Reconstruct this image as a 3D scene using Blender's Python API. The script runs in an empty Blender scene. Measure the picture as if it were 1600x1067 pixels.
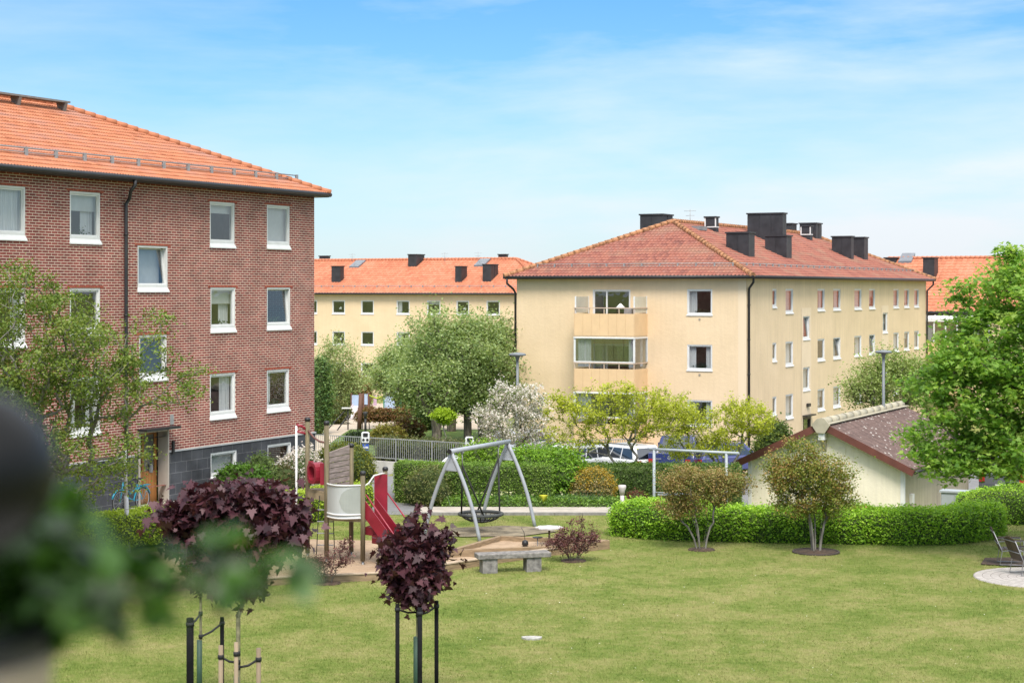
import bpy, bmesh, math, random
import numpy as np
from mathutils import Vector, Matrix
R = math.radians
S = bpy.context.scene
COL = S.collection
F, CX, HY, CZ = 2830.0, 800.0, 452.0, 7.0      # focal length in photo pixels, centre column, horizon row, eye height

# ------------------------------------------------------------------ basics
def P(px, py, D): return Vector(((px-CX)/F*D, D, CZ-(py-HY)/F*D))
def XD(px, D): return (px-CX)/F*D
def G(px, py, z=0.0):
    D = (CZ-z)*F/(py-HY); return (XD(px, D), D)
def tag(o, label=None, cat=None, group=None, kind=None):
    if label: o['label'] = label
    if cat: o['category'] = cat
    if group: o['group'] = group
    if kind: o['kind'] = kind
    return o
def empty(name, loc=(0,0,0), rz=0.0, label=None, cat=None, group=None):
    o = bpy.data.objects.new(name, None); COL.objects.link(o)
    o.location = loc; o.rotation_euler = (0,0,rz); o.empty_display_size = .3
    return tag(o, label, cat, group)
def link(name, me, parent=None, loc=None):
    o = bpy.data.objects.new(name, me); COL.objects.link(o)
    if parent is not None: o.parent = parent
    if loc is not None: o.location = loc
    return o
def mesh_np(name, V, Fq, mats, parent=None, loc=None, smooth=False, midx=None):
    """V (n,3); Fq (m,k) array of equal-sized faces or list of such arrays"""
    if not isinstance(Fq, list): Fq = [Fq]
    Fq = [np.asarray(f, dtype=np.int32) for f in Fq if len(f)]
    me = bpy.data.meshes.new(name)
    V = np.asarray(V, dtype=np.float32)
    me.vertices.add(len(V)); me.vertices.foreach_set('co', V.ravel())
    nl = sum(f.size for f in Fq); nf = sum(len(f) for f in Fq)
    me.loops.add(nl); me.polygons.add(nf)
    me.loops.foreach_set('vertex_index', np.concatenate([f.ravel() for f in Fq]))
    tot = np.concatenate([np.full(len(f), f.shape[1], dtype=np.int32) for f in Fq])
    st = np.concatenate([[0], np.cumsum(tot)[:-1]]).astype(np.int32)
    me.polygons.foreach_set('loop_start', st)
    if midx is not None: me.polygons.foreach_set('material_index', np.asarray(midx, dtype=np.int32))
    if smooth: me.polygons.foreach_set('use_smooth', np.ones(nf, dtype=bool))
    for m in (mats if isinstance(mats, (list, tuple)) else [mats]): me.materials.append(m)
    me.update(calc_edges=True); me.validate(verbose=False)
    return link(name, me, parent, loc)

class MB:
    def __init__(s, xf=None): s.v=[]; s.f=[]; s.uv=[]; s.m=[]; s.xf=xf; s.mi=0; s.sm=[]
    def add(s, pts): 
        i=len(s.v)
        for p in pts: s.v.append(tuple(s.xf(*p)) if s.xf else tuple(p))
        return i
    def face(s, idx, uv=None, smooth=False): s.f.append(tuple(idx)); s.uv.append(uv); s.m.append(s.mi); s.sm.append(smooth)
    def quad(s, pts, uv=None):
        i=s.add(pts); s.face(range(i,i+len(pts)), uv)
    def box(s, x0,x1,y0,y1,z0,z1):
        i=s.add([(x0,y0,z0),(x1,y0,z0),(x1,y1,z0),(x0,y1,z0),(x0,y0,z1),(x1,y0,z1),(x1,y1,z1),(x0,y1,z1)])
        for a in ((0,3,2,1),(4,5,6,7),(0,1,5,4),(1,2,6,5),(2,3,7,6),(3,0,4,7)): s.face([i+k for k in a])
    def cbox(s, c, sx, sy, sz, yaw=0.0):
        co, si = math.cos(yaw), math.sin(yaw)
        pts=[]
        for dz in (-.5,.5):
            for dx,dy in ((-.5,-.5),(.5,-.5),(.5,.5),(-.5,.5)):
                X,Y=dx*sx,dy*sy; pts.append((c[0]+X*co-Y*si, c[1]+X*si+Y*co, c[2]+dz*sz))
        i=s.add(pts)
        for a in ((0,3,2,1),(4,5,6,7),(0,1,5,4),(1,2,6,5),(2,3,7,6),(3,0,4,7)): s.face([i+k for k in a])
    def bar(s, p0, p1, w, h):
        """rectangular bar from p0 to p1, w sideways, h up"""
        p0=Vector(p0); p1=Vector(p1); d=(p1-p0).normalized()
        side=d.cross(Vector((0,0,1)))
        if side.length<1e-3: side=Vector((1,0,0))
        side.normalize(); up=side.cross(d).normalized()
        pts=[]
        for p in (p0,p1):
            for a,b in ((-.5,-.5),(.5,-.5),(.5,.5),(-.5,.5)): pts.append(p+side*a*w+up*b*h)
        i=s.add(pts)
        for a in ((0,1,2,3),(7,6,5,4),(0,4,5,1),(1,5,6,2),(2,6,7,3),(3,7,4,0)): s.face([i+k for k in a])
    def tube(s, pts, r, n=8, caps=True, r1=None, closed=False):
        pts=[Vector(p) for p in pts]; m=len(pts)
        rings=[]; prev=None
        for k,p in enumerate(pts):
            if closed: d=(pts[(k+1)%m]-pts[k-1]).normalized()
            else: d=(pts[min(k+1,m-1)]-pts[max(k-1,0)]).normalized()
            if prev is None:
                a=Vector((0,0,1)) if abs(d.z)<.9 else Vector((1,0,0))
                u=d.cross(a).normalized()
            else: u=(prev-d*prev.dot(d)).normalized()
            prev=u; w=d.cross(u)
            rr = r if r1 is None else r+(r1-r)*k/max(1,m-1)
            rings.append(s.add([p+(u*math.cos(2*math.pi*j/n)+w*math.sin(2*math.pi*j/n))*rr for j in range(n)]))
        for k in range(m if closed else m-1):
            a,b=rings[k],rings[(k+1)%m]
            for j in range(n): s.face((a+j,a+(j+1)%n,b+(j+1)%n,b+j), smooth=True)
        if caps and not closed:
            s.face([rings[0]+j for j in reversed(range(n))]); s.face([rings[-1]+j for j in range(n)])
    def lathe(s, c, prof, n=20):
        """prof: list of (r,z)"""
        rings=[s.add([(c[0]+r*math.cos(2*math.pi*j/n), c[1]+r*math.sin(2*math.pi*j/n), c[2]+z) for j in range(n)]) for r,z in prof]
        for a,b in zip(rings[:-1],rings[1:]):
            for j in range(n): s.face((a+j,a+(j+1)%n,b+(j+1)%n,b+j), smooth=True)
        s.face([rings[0]+j for j in reversed(range(n))]); s.face([rings[-1]+j for j in range(n)])
    def prism(s, poly, ax, t0, t1):
        """extrude a 2D polygon; ax 'x': poly=(y,z) between x=t0..t1, 'y': poly=(x,z), 'z': poly=(x,y)"""
        def mk(a,b,t): return (t,a,b) if ax=='x' else ((a,t,b) if ax=='y' else (a,b,t))
        n=len(poly); i=s.add([mk(a,b,t0) for a,b in poly]+[mk(a,b,t1) for a,b in poly])
        s.face([i+k for k in range(n)]); s.face([i+n+k for k in reversed(range(n))])
        for k in range(n): s.face((i+k, i+n+k, i+n+(k+1)%n, i+(k+1)%n))
    def build(s, name, mats, parent=None, loc=None, smooth=None, bevel=0):
        me=bpy.data.meshes.new(name); me.from_pydata(s.v,[],s.f)
        for m in (mats if isinstance(mats,(list,tuple)) else [mats]): me.materials.append(m)
        me.polygons.foreach_set('material_index', np.array(s.m,dtype=np.int32))
        me.polygons.foreach_set('use_smooth', np.array([bool(x) if smooth is None else smooth for x in s.sm]))
        if any(u is not None for u in s.uv):
            lay=me.uv_layers.new(name='UVMap'); k=0; buf=np.zeros((len(me.loops),2),dtype=np.float32)
            for f,u in zip(s.f,s.uv):
                if u is not None: buf[k:k+len(f)]=u
                k+=len(f)
            lay.data.foreach_set('uv', buf.ravel())
        bm=bmesh.new(); bm.from_mesh(me); bmesh.ops.recalc_face_normals(bm, faces=bm.faces)
        bm.to_mesh(me); bm.free()
        me.update()
        o=link(name, me, parent, loc)
        if bevel:
            b=o.modifiers.new('bevel','BEVEL'); b.width=bevel; b.segments=2; b.limit_method='ANGLE'
        return o

def copy_tree(o, parent=None):
    c=o.copy(); COL.objects.link(c); c.parent=parent
    for ch in list(o.children): copy_tree(ch, c)
    return c

# ------------------------------------------------------------------ materials
MATS={}
class NT:
    def __init__(s, m): s.t=m.node_tree; s.n=s.t.nodes; s.l=s.t.links
    def new(s, ty, **kw):
        n=s.n.new(ty)
        for k,v in kw.items():
            if k.startswith('i_'): n.inputs[k[2:].replace('_',' ')].default_value=v
            else: setattr(n,k,v)
        return n
    def link(s,a,b): s.l.new(a,b)
    def ramp(s, fac, stops):
        r=s.n.new('ShaderNodeValToRGB'); e=r.color_ramp.elements
        while len(e)<len(stops): e.new(.5)
        for el,(p,c) in zip(e,stops): el.position=p; el.color=(*c,1) if len(c)==3 else c
        s.link(fac,r.inputs[0]); return r.outputs[0]
    def mix(s, fac, a, b, mode='MIX'):
        m=s.n.new('ShaderNodeMix'); m.data_type='RGBA'; m.blend_type=mode
        for val,i in ((fac,0),(a,6),(b,7)):
            if hasattr(val,'is_linked') or hasattr(val,'links'): s.link(val,m.inputs[i])
            elif i==0: m.inputs[0].default_value=val
            else: m.inputs[i].default_value=(*val,1)
        return m.outputs[2]
    def noise(s, vec, scale, detail=4, rough=.55):
        n=s.new('ShaderNodeTexNoise'); n.inputs['Scale'].default_value=scale; n.inputs['Detail'].default_value=detail; n.inputs['Roughness'].default_value=rough
        if vec is not None: s.link(vec,n.inputs['Vector'])
        return n.outputs[0]
    def mapping(s, vec, scale=(1,1,1), rot=(0,0,0), loc=(0,0,0)):
        m=s.new('ShaderNodeMapping'); m.inputs['Scale'].default_value=scale; m.inputs['Rotation'].default_value=rot; m.inputs['Location'].default_value=loc
        s.link(vec,m.inputs[0]); return m.outputs[0]
    def bump(s, h, strength=.3, dist=.02):
        b=s.new('ShaderNodeBump'); b.inputs['Strength'].default_value=strength; b.inputs['Distance'].default_value=dist
        s.link(h,b.inputs['Height']); return b.outputs[0]
    def math(s, op, a, b=None):
        m=s.new('ShaderNodeMath', operation=op)
        for i,v in enumerate((a,b)):
            if v is None: continue
            if hasattr(v,'links'): s.link(v,m.inputs[i])
            else: m.inputs[i].default_value=v
        return m.outputs[0]
def newmat(name):
    m=bpy.data.materials.new(name); m.use_nodes=True
    nt=NT(m); b=m.node_tree.nodes['Principled BSDF']; MATS[name]=m
    return m,nt,b
def mat(name, col, rough=.6, var=.12, scale=6.0, bump=0.0, metal=0.0, spec=.5, stretch=(1,1,1), coat=0.0, bscale=None):
    if name in MATS: return MATS[name]
    m,nt,b=newmat(name)
    tc=nt.new('ShaderNodeTexCoord').outputs['Object']
    v=nt.mapping(tc, stretch)
    n=nt.noise(v, scale, 5)
    lo=tuple(max(0,c*(1-var*2)) for c in col); hi=tuple(min(1,c*(1+var*1.6)) for c in col)
    nt.link(nt.ramp(n, [(.3,lo),(.7,hi)]), b.inputs['Base Color'])
    b.inputs['Roughness'].default_value=rough; b.inputs['Metallic'].default_value=metal
    b.inputs['Specular IOR Level'].default_value=spec; b.inputs['Coat Weight'].default_value=coat
    if bump: nt.link(nt.bump(nt.noise(v, bscale or scale*4, 6), bump, .01), b.inputs['Normal'])
    return m
def leafmat(name, cols, rough=.55, trans=.35, spec=.3, tcol=1.25, clump=.9):
    """leaf colour varies leaf by leaf and from clump to clump"""
    if name in MATS: return MATS[name]
    m,nt,b=newmat(name)
    g=nt.new('ShaderNodeNewGeometry'); rnd=g.outputs['Random Per Island']
    tc=nt.new('ShaderNodeTexCoord').outputs['Object']
    n=nt.noise(tc, clump, 2)
    f=nt.math('ADD', nt.math('MULTIPLY', rnd, .6), nt.math('MULTIPLY', nt.math('SUBTRACT', n, .3), 1.0))
    k=len(cols); c=nt.ramp(f, [((i+.5)/k, cc) for i,cc in enumerate(cols)])
    nt.link(c,b.inputs['Base Color']); b.inputs['Roughness'].default_value=rough; b.inputs['Specular IOR Level'].default_value=spec
    t=nt.new('ShaderNodeBsdfTranslucent'); 
    tc2=nt.mix(1.0, c, (tcol,tcol,tcol*.6), 'MULTIPLY'); nt.link(tc2,t.inputs[0])
    mx=nt.new('ShaderNodeMixShader'); mx.inputs[0].default_value=trans
    nt.link(b.outputs[0],mx.inputs[1]); nt.link(t.outputs[0],mx.inputs[2])
    nt.link(mx.outputs[0], nt.n['Material Output'].inputs[0])
    return m

def brickmat(name, c1, c2, mortar, bw, rh, ms, rough=.85, bump=.5, dirt=.12, offset=.5):
    m,nt,b=newmat(name)
    uv=nt.new('ShaderNodeTexCoord').outputs['UV']
    br=nt.new('ShaderNodeTexBrick'); br.offset=offset
    for k,v in (('Scale',1.0),('Mortar Size',ms),('Mortar Smooth',.1),('Bias',-.1),('Brick Width',bw),('Row Height',rh)): br.inputs[k].default_value=v
    br.inputs['Color1'].default_value=(*c1,1); br.inputs['Color2'].default_value=(*c2,1); br.inputs['Mortar'].default_value=(*mortar,1)
    # a slightly wavy joint
    nv=nt.new('ShaderNodeTexNoise'); nv.inputs['Scale'].default_value=9; nt.link(uv,nv.inputs['Vector'])
    vm=nt.new('ShaderNodeVectorMath', operation='MULTIPLY_ADD'); nt.link(nv.outputs['Color'],vm.inputs[0]); vm.inputs[1].default_value=(.006,.006,0); nt.link(uv,vm.inputs[2])
    nt.link(vm.outputs[0],br.inputs['Vector'])
    n=nt.noise(uv, 1.3, 5); c=nt.mix(1.0, br.outputs['Color'], nt.ramp(n,[(.3,(1-dirt*2,)*3),(.7,(1+dirt,)*3)]), 'MULTIPLY')
    n2=nt.noise(uv, 40, 3); c=nt.mix(.5, c, nt.ramp(n2,[(.3,(.75,.75,.75)),(.7,(1.2,1.2,1.2))]), 'MULTIPLY')
    nt.link(c,b.inputs['Base Color']); b.inputs['Roughness'].default_value=rough; b.inputs['Specular IOR Level'].default_value=.2
    nt.link(nt.bump(nt.math('SUBTRACT',1.0,br.outputs['Fac']), bump, .01), b.inputs['Normal'])
    return m
def stucco(name, col, streak=.1, hs=1.0, patch=.1):
    m,nt,b=newmat(name)
    uv=nt.new('ShaderNodeTexCoord').outputs['UV']
    n1=nt.noise(uv, .5, 6, .6); n2=nt.noise(nt.mapping(uv,(7*hs,.35,1)), 1.0, 5, .65); n3=nt.noise(nt.mapping(uv,(.6,9,1)), 1.0, 3)
    c=nt.mix(1.0, col, nt.ramp(n1,[(.3,(1-patch,1-patch,1-patch*1.3)),(.7,(1.04,1.04,1.04))]),'MULTIPLY')
    c=nt.mix(1.0, c, nt.ramp(n2,[(.32,(1-streak*1.6,1-streak*1.7,1-streak*1.5)),(.62,(1.03,1.03,1.03))]),'MULTIPLY')
    nt.link(c,b.inputs['Base Color']); b.inputs['Roughness'].default_value=.92; b.inputs['Specular IOR Level'].default_value=.15
    nt.link(nt.bump(nt.noise(uv, 6, 8,.7), .5, .03), b.inputs['Normal'])
    return m
def tilemat(name, cols, w, h, soil=None, soilamt=.5):
    m,nt,b=newmat(name)
    uv=nt.new('ShaderNodeTexCoord').outputs['UV']
    mp=nt.mapping(uv,(1/w,1/h,1)); fl=nt.new('ShaderNodeVectorMath',operation='FLOOR'); nt.link(mp,fl.inputs[0])
    wn=nt.new('ShaderNodeTexWhiteNoise'); nt.link(fl.outputs[0],wn.inputs['Vector'])
    n=nt.noise(nt.mapping(uv,(.5,.25,1)), 1.0, 5)
    f=nt.math('ADD', nt.math('MULTIPLY',wn.outputs['Value'],.55), nt.math('SUBTRACT', nt.math('MULTIPLY',n,1.0), .28))
    k=len(cols); c=nt.ramp(f,[((i+.5)/k,cc) for i,cc in enumerate(cols)])
    if soil:
        s=nt.noise(nt.mapping(uv,(.35,.8,1),(0,0,.5)),1.0,7,.65); c=nt.mix(nt.math('MULTIPLY', nt.ramp(s,[(.5,(0,0,0)),(.68,(1,1,1))]), soilamt), c, soil)
    s2=nt.noise(uv, 30, 4); c=nt.mix(.6,c,nt.ramp(s2,[(.3,(.8,.8,.8)),(.7,(1.15,1.15,1.15))]),'MULTIPLY')
    nt.link(c,b.inputs['Base Color']); b.inputs['Roughness'].default_value=.75; b.inputs['Specular IOR Level'].default_value=.3
    return m

def glassmat(name='window_glass', tint=(.80,.83,.83), refl=.10):
    m,nt,b=newmat(name)
    nt.n.remove(b)
    ge=nt.new('ShaderNodeNewGeometry'); dt=nt.new('ShaderNodeVectorMath',operation='DOT_PRODUCT'); nt.link(ge.outputs['Incoming'],dt.inputs[0]); nt.link(ge.outputs['Normal'],dt.inputs[1])
    fr=nt.math('ADD',nt.math('MULTIPLY',nt.math('POWER',nt.math('SUBTRACT',1.0,nt.math('ABSOLUTE',dt.outputs['Value'])),5.0),.70),.045)
    tr=nt.new('ShaderNodeBsdfTransparent'); tr.inputs[0].default_value=(*tint,1)
    gl=nt.new('ShaderNodeBsdfGlossy'); gl.inputs['Roughness'].default_value=.015; gl.inputs[0].default_value=(.95,.97,1,1)
    tc=nt.new('ShaderNodeTexCoord').outputs['Object']
    nt.link(nt.bump(nt.noise(tc,1.6,2),.05,.05), gl.inputs['Normal'])
    mx=nt.new('ShaderNodeMixShader'); nt.link(nt.math('ADD',fr,refl),mx.inputs[0]); nt.link(tr.outputs[0],mx.inputs[1]); nt.link(gl.outputs[0],mx.inputs[2])
    nt.link(mx.outputs[0],nt.n['Material Output'].inputs[0]); return m

GLASS=glassmat()
CARGLASS=glassmat('car_glass',(.10,.11,.12),.12)
WHITE=mat('white_paint',(.70,.70,.69),.45,.03,3)
OFFW=mat('off_white_paint',(.68,.67,.64),.5,.05,3)
BLACKM=mat('black_metal',(.018,.018,.02),.45,.15,5)
DARKM=mat('chimney_metal',(.03,.03,.034),.5,.2,2,metal=.0)
GALV=mat('galvanised_steel',(.31,.315,.32),.5,.10,8,metal=.15)
CURT=mat('curtain_cloth',(.70,.69,.70),.9,.1,3,stretch=(10,10,.3))
BLIND=mat('blind_cloth',(.62,.62,.61),.9,.04,3)
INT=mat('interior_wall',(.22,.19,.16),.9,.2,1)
CONC=mat('concrete',(.46,.44,.41),.9,.12,1.5,bump=.3)
GREYP=mat('grey_powder_coat',(.33,.35,.385),.4,.04,4)
WOODG=mat('weathered_post_wood',(.16,.13,.075),.8,.22,2,stretch=(12,12,1),bump=.3)
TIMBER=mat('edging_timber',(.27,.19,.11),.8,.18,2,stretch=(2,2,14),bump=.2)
RUBBER=mat('black_rubber',(.02,.02,.02),.8,.1,8)
RED=mat('red_panel',(.25,.014,.03),.4,.08,3)
BARK=mat('bark',(.14,.115,.09),.9,.3,9,bump=.6,stretch=(1,1,.3))
BARKG=mat('pale_grey_bark',(.20,.185,.16),.9,.25,9,bump=.4,stretch=(1,1,.3))

# ------------------------------------------------------------------ foliage
def rng(seed): return np.random.default_rng(seed)
MAPLE=np.array([(0,0),(.10,.02),(.34,-.10),(.30,.10),(.50,.16),(.30,.30),(.36,.44),(.16,.42),(.0,.98),(-.16,.42),(-.36,.44),(-.30,.30),(-.50,.16),(-.30,.10),(-.34,-.10),(-.10,.02)],dtype=float)
MAPLE5=np.array([(0,0),(.22,-.16),(.26,.02),(.56,.02),(.36,.22),(.52,.52),(.24,.46),(.20,.66),(0,1.05),(-.20,.66),(-.24,.46),(-.52,.52),(-.36,.22),(-.56,.02),(-.26,.02),(-.22,-.16)],dtype=float)
DIAM=np.array([(0,-.5),(.32,.02),(0,.5),(-.32,.02)])
OVAL=np.array([(0,-.5),(.25,-.2),(.27,.15),(0,.5),(-.27,.15),(-.25,-.2)])
def leaf_geo(C, size, r, shape=DIAM, up=.5, droop=0.0, svar=.5):
    """one small face per centre point"""
    n=len(C)
    nor=r.normal(size=(n,3)); nor/=np.linalg.norm(nor,axis=1)[:,None]
    nor[:,2]=np.abs(nor[:,2])+up; nor/=np.linalg.norm(nor,axis=1)[:,None]
    a=r.normal(size=(n,3)); a[:,2]-=droop
    a-=nor*np.sum(a*nor,axis=1)[:,None]; a/=np.linalg.norm(a,axis=1)[:,None]
    b=np.cross(nor,a)
    s=size*(1+svar*r.uniform(-1,1,n))[:,None]
    k=len(shape); V=np.zeros((n,k,3))
    for j,(x,y) in enumerate(shape):
        V[:,j]=C+b*s*x+a*s*y+nor*s*(abs(x)*.35-.12*y*y)
    return V.reshape(-1,3), np.arange(n*k).reshape(n,k)
def blob_points(n, r, ells):
    """points in a union of ellipsoids (cx,cy,cz,rx,ry,rz), denser to the outside"""
    vol=np.array([e[3]*e[4]*e[5] for e in ells])**.8; vol/=vol.sum()
    pick=r.choice(len(ells), n, p=vol); E=np.array(ells)[pick]
    d=r.normal(size=(n,3)); d/=np.linalg.norm(d,axis=1)[:,None]
    rad=r.uniform(.25,1,n)**.6
    return E[:,:3]+d*rad[:,None]*E[:,3:6]
def skeleton(roots, att, r, seg, jit=.25, pathw=.25, start=1):
    """join every attractor to the nearest wood already grown; roots = list of polylines"""
    pos=[];par=[];plen=[];ok=[]
    for line in roots:
        prev=-1;L=0
        for k,p in enumerate(line):
            p=np.array(p,float)
            if prev>=0: L+=np.linalg.norm(p-pos[prev])
            pos.append(p);par.append(prev);plen.append(L);ok.append(k>=start or k==len(line)-1); prev=len(pos)-1
    tops=np.array([l[-1] for l in roots],float)
    dist=np.min(np.linalg.norm(att[:,None]-tops[None],axis=2),axis=1)
    tips=[]
    cap=len(pos)+len(att)*40; A=np.zeros((cap,3)); n=len(pos); A[:n]=pos; PL=np.zeros(cap); PL[:n]=plen; OKA=np.zeros(cap,bool); OKA[:n]=ok
    for i in np.argsort(dist):
        t=att[i]; d=np.linalg.norm(A[:n]-t,axis=1)
        cost=np.where(OKA[:n], d+pathw*PL[:n]+.6*np.maximum(0,A[:n,2]-t[2]), 1e9)
        j=int(np.argmin(cost)); q=A[j].copy(); D=d[j]; k=max(1,int(D/seg)); bow=r.normal(size=3)*jit*D*.35; bow[2]=abs(bow[2])*.5
        for s_ in range(1,k+1):
            f=s_/k; p=q+(t-q)*f+bow*math.sin(math.pi*f)+r.normal(size=3)*jit*seg*.25*(s_<k)
            if n>=cap-1: break
            A[n]=p; PL[n]=PL[j]+np.linalg.norm(p-A[j]); OKA[n]=True; par.append(j); j=n; n+=1
        tips.append(j)
    return A[:n], np.array(par), np.array(tips)
def wood_geo(A, par, tips, rt, rmax=None, expo=.5, n=5):
    N=len(A); cnt=np.zeros(N); cnt[tips]+=1
    for i in range(N-1,-1,-1):
        if par[i]>=0: cnt[par[i]]+=cnt[i]
    rad=rt*np.maximum(cnt,1)**expo
    if rmax: rad=np.minimum(rad,rmax)
    idx=np.where(par>=0)[0]; p0=A[par[idx]]; p1=A[idx]; d=p1-p0; L=np.linalg.norm(d,axis=1); keep=L>1e-5; idx=idx[keep]; p0=p0[keep]; p1=p1[keep]; d=d[keep]/L[keep][:,None]
    ref=np.where(np.abs(d[:,2:3])<.9, np.array([[0,0,1.]]), np.array([[1.,0,0]])); u=np.cross(d,ref); u/=np.linalg.norm(u,axis=1)[:,None]; w=np.cross(d,u)
    r0=np.minimum(rad[par[idx]], rad[idx]*1.6); r1=rad[idx]; V=np.zeros((len(idx),2*n,3))
    for j in range(n):
        c,s_=math.cos(2*math.pi*j/n),math.sin(2*math.pi*j/n); o=u*c+w*s_
        V[:,j]=p0+o*r0[:,None]; V[:,n+j]=p1+o*r1[:,None]
    base=(np.arange(len(idx))*2*n)[:,None]
    fs=[base+np.array([[j,(j+1)%n,n+(j+1)%n,n+j]]) for j in range(n)]
    return V.reshape(-1,3), np.concatenate(fs)
def crown_leaves(A, par, tips, att, r, per, clump, size, shape, up, droop, flat=.75, along=.35):
    """leaves sit in sprays about the twig ends and along the last twigs"""
    C=[]
    for t in tips:
        k=max(1,int(per*r.uniform(.5,1.5)))
        c=A[t]+r.normal(size=(k,3))*clump*r.uniform(.6,1.3)*np.array([1,1,flat]); C.append(c)
        p=par[t]; q=A[t]
        if p>=0 and along>0:
            kk=int(k*along); f=r.uniform(0,1,(kk,1)); C.append(q+(A[p]-q)*f*1.5+r.normal(size=(kk,3))*clump*.5)
    return leaf_geo(np.concatenate(C), size, r, shape, up, droop)
def tree(name, base, ells, natt, per, clump, lsize, lm, bark, seed, trunk_h=None, trunk=None, rt=.006, rmax=.2, seg=.3, shape=DIAM, up=.5, droop=0, jit=.25, label=None, cat='tree', group=None, parent=None, crown_name='crown', pathw=.25, expo=.5, extra=None, flat=.75):
    """ells are relative to the base"""
    r=rng(seed); root=empty(name, base, 0, label, cat, group) if parent is None else parent
    att=blob_points(natt, r, ells)
    if trunk is None:
        th=trunk_h; trunk=[[(0,0,-.15),(r.normal()*.03,r.normal()*.03,th*.35),(r.normal()*.06,r.normal()*.06,th*.7),(r.normal()*.08,r.normal()*.08,th)]]
    A,par,tips=skeleton(trunk, att, r, seg, jit, pathw, start=len(trunk[0])-2)
    V,Fa=wood_geo(A,par,tips,rt,rmax,expo)
    mesh_np('trunk' if cat=='tree' else 'stems', V,Fa,bark,root)
    V,Fa=crown_leaves(A,par,tips,att,r,per,clump,lsize,shape,up,droop,flat)
    mesh_np(crown_name,V,Fa,lm,root)
    if extra: # blossom etc. (name, material, per, size, shape)
        V,Fa=crown_leaves(A,par,tips,att,r,extra[2],clump*1.05,extra[3],extra[4],.2,0); mesh_np(extra[0],V,Fa,extra[1],root)
    return root
def noise3(p, r_seed, sc):
    r=rng(r_seed); out=np.zeros(len(p))
    for k in range(6):
        w=r.normal(size=3)*sc*(1+.5*k); out+=np.sin(p@w+r.uniform(0,6.28))/(1+.4*k)
    return out/3
def tri_sample(V, Q, n, r):
    T=np.concatenate([Q[:,[0,1,2]],Q[:,[0,2,3]]]) if Q.shape[1]==4 else Q
    a,b,c=V[T[:,0]],V[T[:,1]],V[T[:,2]]; cr=np.cross(b-a,c-a); ar=np.linalg.norm(cr,axis=1); nz=ar>1e-9
    T=T[nz];a,b,c,cr,ar=a[nz],b[nz],c[nz],cr[nz],ar[nz]
    k=r.choice(len(T),n,p=ar/ar.sum()); u=r.uniform(size=n);v=r.uniform(size=n); sw=u+v>1; u[sw]=1-u[sw]; v[sw]=1-v[sw]
    return a[k]+(b-a)[k]*u[:,None]+(c-a)[k]*v[:,None], cr[k]/ar[k][:,None]
def leafy(name, V, Q, n, lsize, depth, mats, r, parent=None, loc=None, shape=DIAM, up=.4, nb=.12, droop=0):
    """a solid core (slot 0) covered by leaves (slot 1)"""
    Pn,N=tri_sample(V,Q,n,r); cen=V.mean(0)
    off=np.abs(r.normal(size=n))*depth-.25*depth
    C=Pn+N*off[:,None]
    LV,LF=leaf_geo(C,lsize,r,shape,up,droop)
    allV=np.concatenate([V,LV]); q=np.asarray(Q); lf=LF+len(V)
    mi=np.concatenate([np.zeros(len(q),int),np.ones(len(lf),int)])
    return mesh_np(name, allV,[q,lf],mats,parent,loc,midx=mi)
def hedge_core(path, w, h, seed, zf=None, amp=.05, round_=.25, top_amp=None, step=.3, hs=None):
    pts=[np.array(p,float) for p in path]; samp=[];
    for a,b in zip(pts[:-1],pts[1:]):
        L=np.linalg.norm(b-a); k=max(1,int(L/step))
        for i in range(k): samp.append(a+(b-a)*i/k)
    samp.append(pts[-1]); samp=np.array(samp); n=len(samp)
    if len(pts)>2:
        for _ in range(3): samp[1:-1]=(samp[:-2]+samp[1:-1]*2+samp[2:])/4
    d=np.gradient(samp,axis=0); d/=np.linalg.norm(d,axis=1)[:,None]; side=np.stack([d[:,1],-d[:,0]],1)
    prof=[]
    m=5
    prof.append((-.42,0)); prof.append((-.5,.35))
    for k in range(m+1):
        a=math.pi-math.pi*k/m*.5; prof.append((-.5+round_+round_*math.cos(a), 1-round_+round_*math.sin(a)))
    for k in range(m+1):
        a=math.pi/2-math.pi*k/m*.5; prof.append((.5-round_+round_*math.cos(a), 1-round_+round_*math.sin(a)))
    prof.append((.5,.35)); prof.append((.42,0))
    V=np.zeros((n,len(prof),3))
    for i in range(n):
        e=min(i,n-1-i)*step; tap=min(1,(.55+.45*min(1,e/(w*.35)))) if round_>.15 else 1
        hh=(h if hs is None else h*np.interp(i/(n-1),[q[0] for q in hs],[q[1] for q in hs]))
        z0=zf(*samp[i]) if zf else 0
        for j,(x,z) in enumerate(prof): V[i,j]=(samp[i,0]+side[i,0]*x*w*tap, samp[i,1]+side[i,1]*x*w*tap, z0+z*hh*(.75+.25*tap))
    k=len(prof); Q=[]
    for i in range(n-1):
        for j in range(k-1): Q.append((i*k+j,i*k+j+1,(i+1)*k+j+1,(i+1)*k+j))
    V=V.reshape(-1,3); c0=len(V)
    # end caps as fans of quads
    for e,i in ((0,0),(1,n-1)):
        for j in range(0,k//2):
            a,b=i*k+j,i*k+j+1; c,d_=i*k+k-2-j,i*k+k-1-j
            if b<=c: Q.append((a,b,c,d_) if e else (d_,c,b,a))
    V=V+ (noise3(V,seed,2.2)*amp)[:,None]*np.array([.8,.8,1.0])
    Q=np.array(Q)
    # outward orientation check
    T=V[Q]; nrm=np.cross(T[:,1]-T[:,0],T[:,2]-T[:,0]); cen=V.mean(0); mid=n//2
    q0=(k-1)*mid+(k//2)
    if nrm[min(q0,len(nrm)-1),2]<0: Q=Q[:,::-1]
    return V,Q
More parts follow.
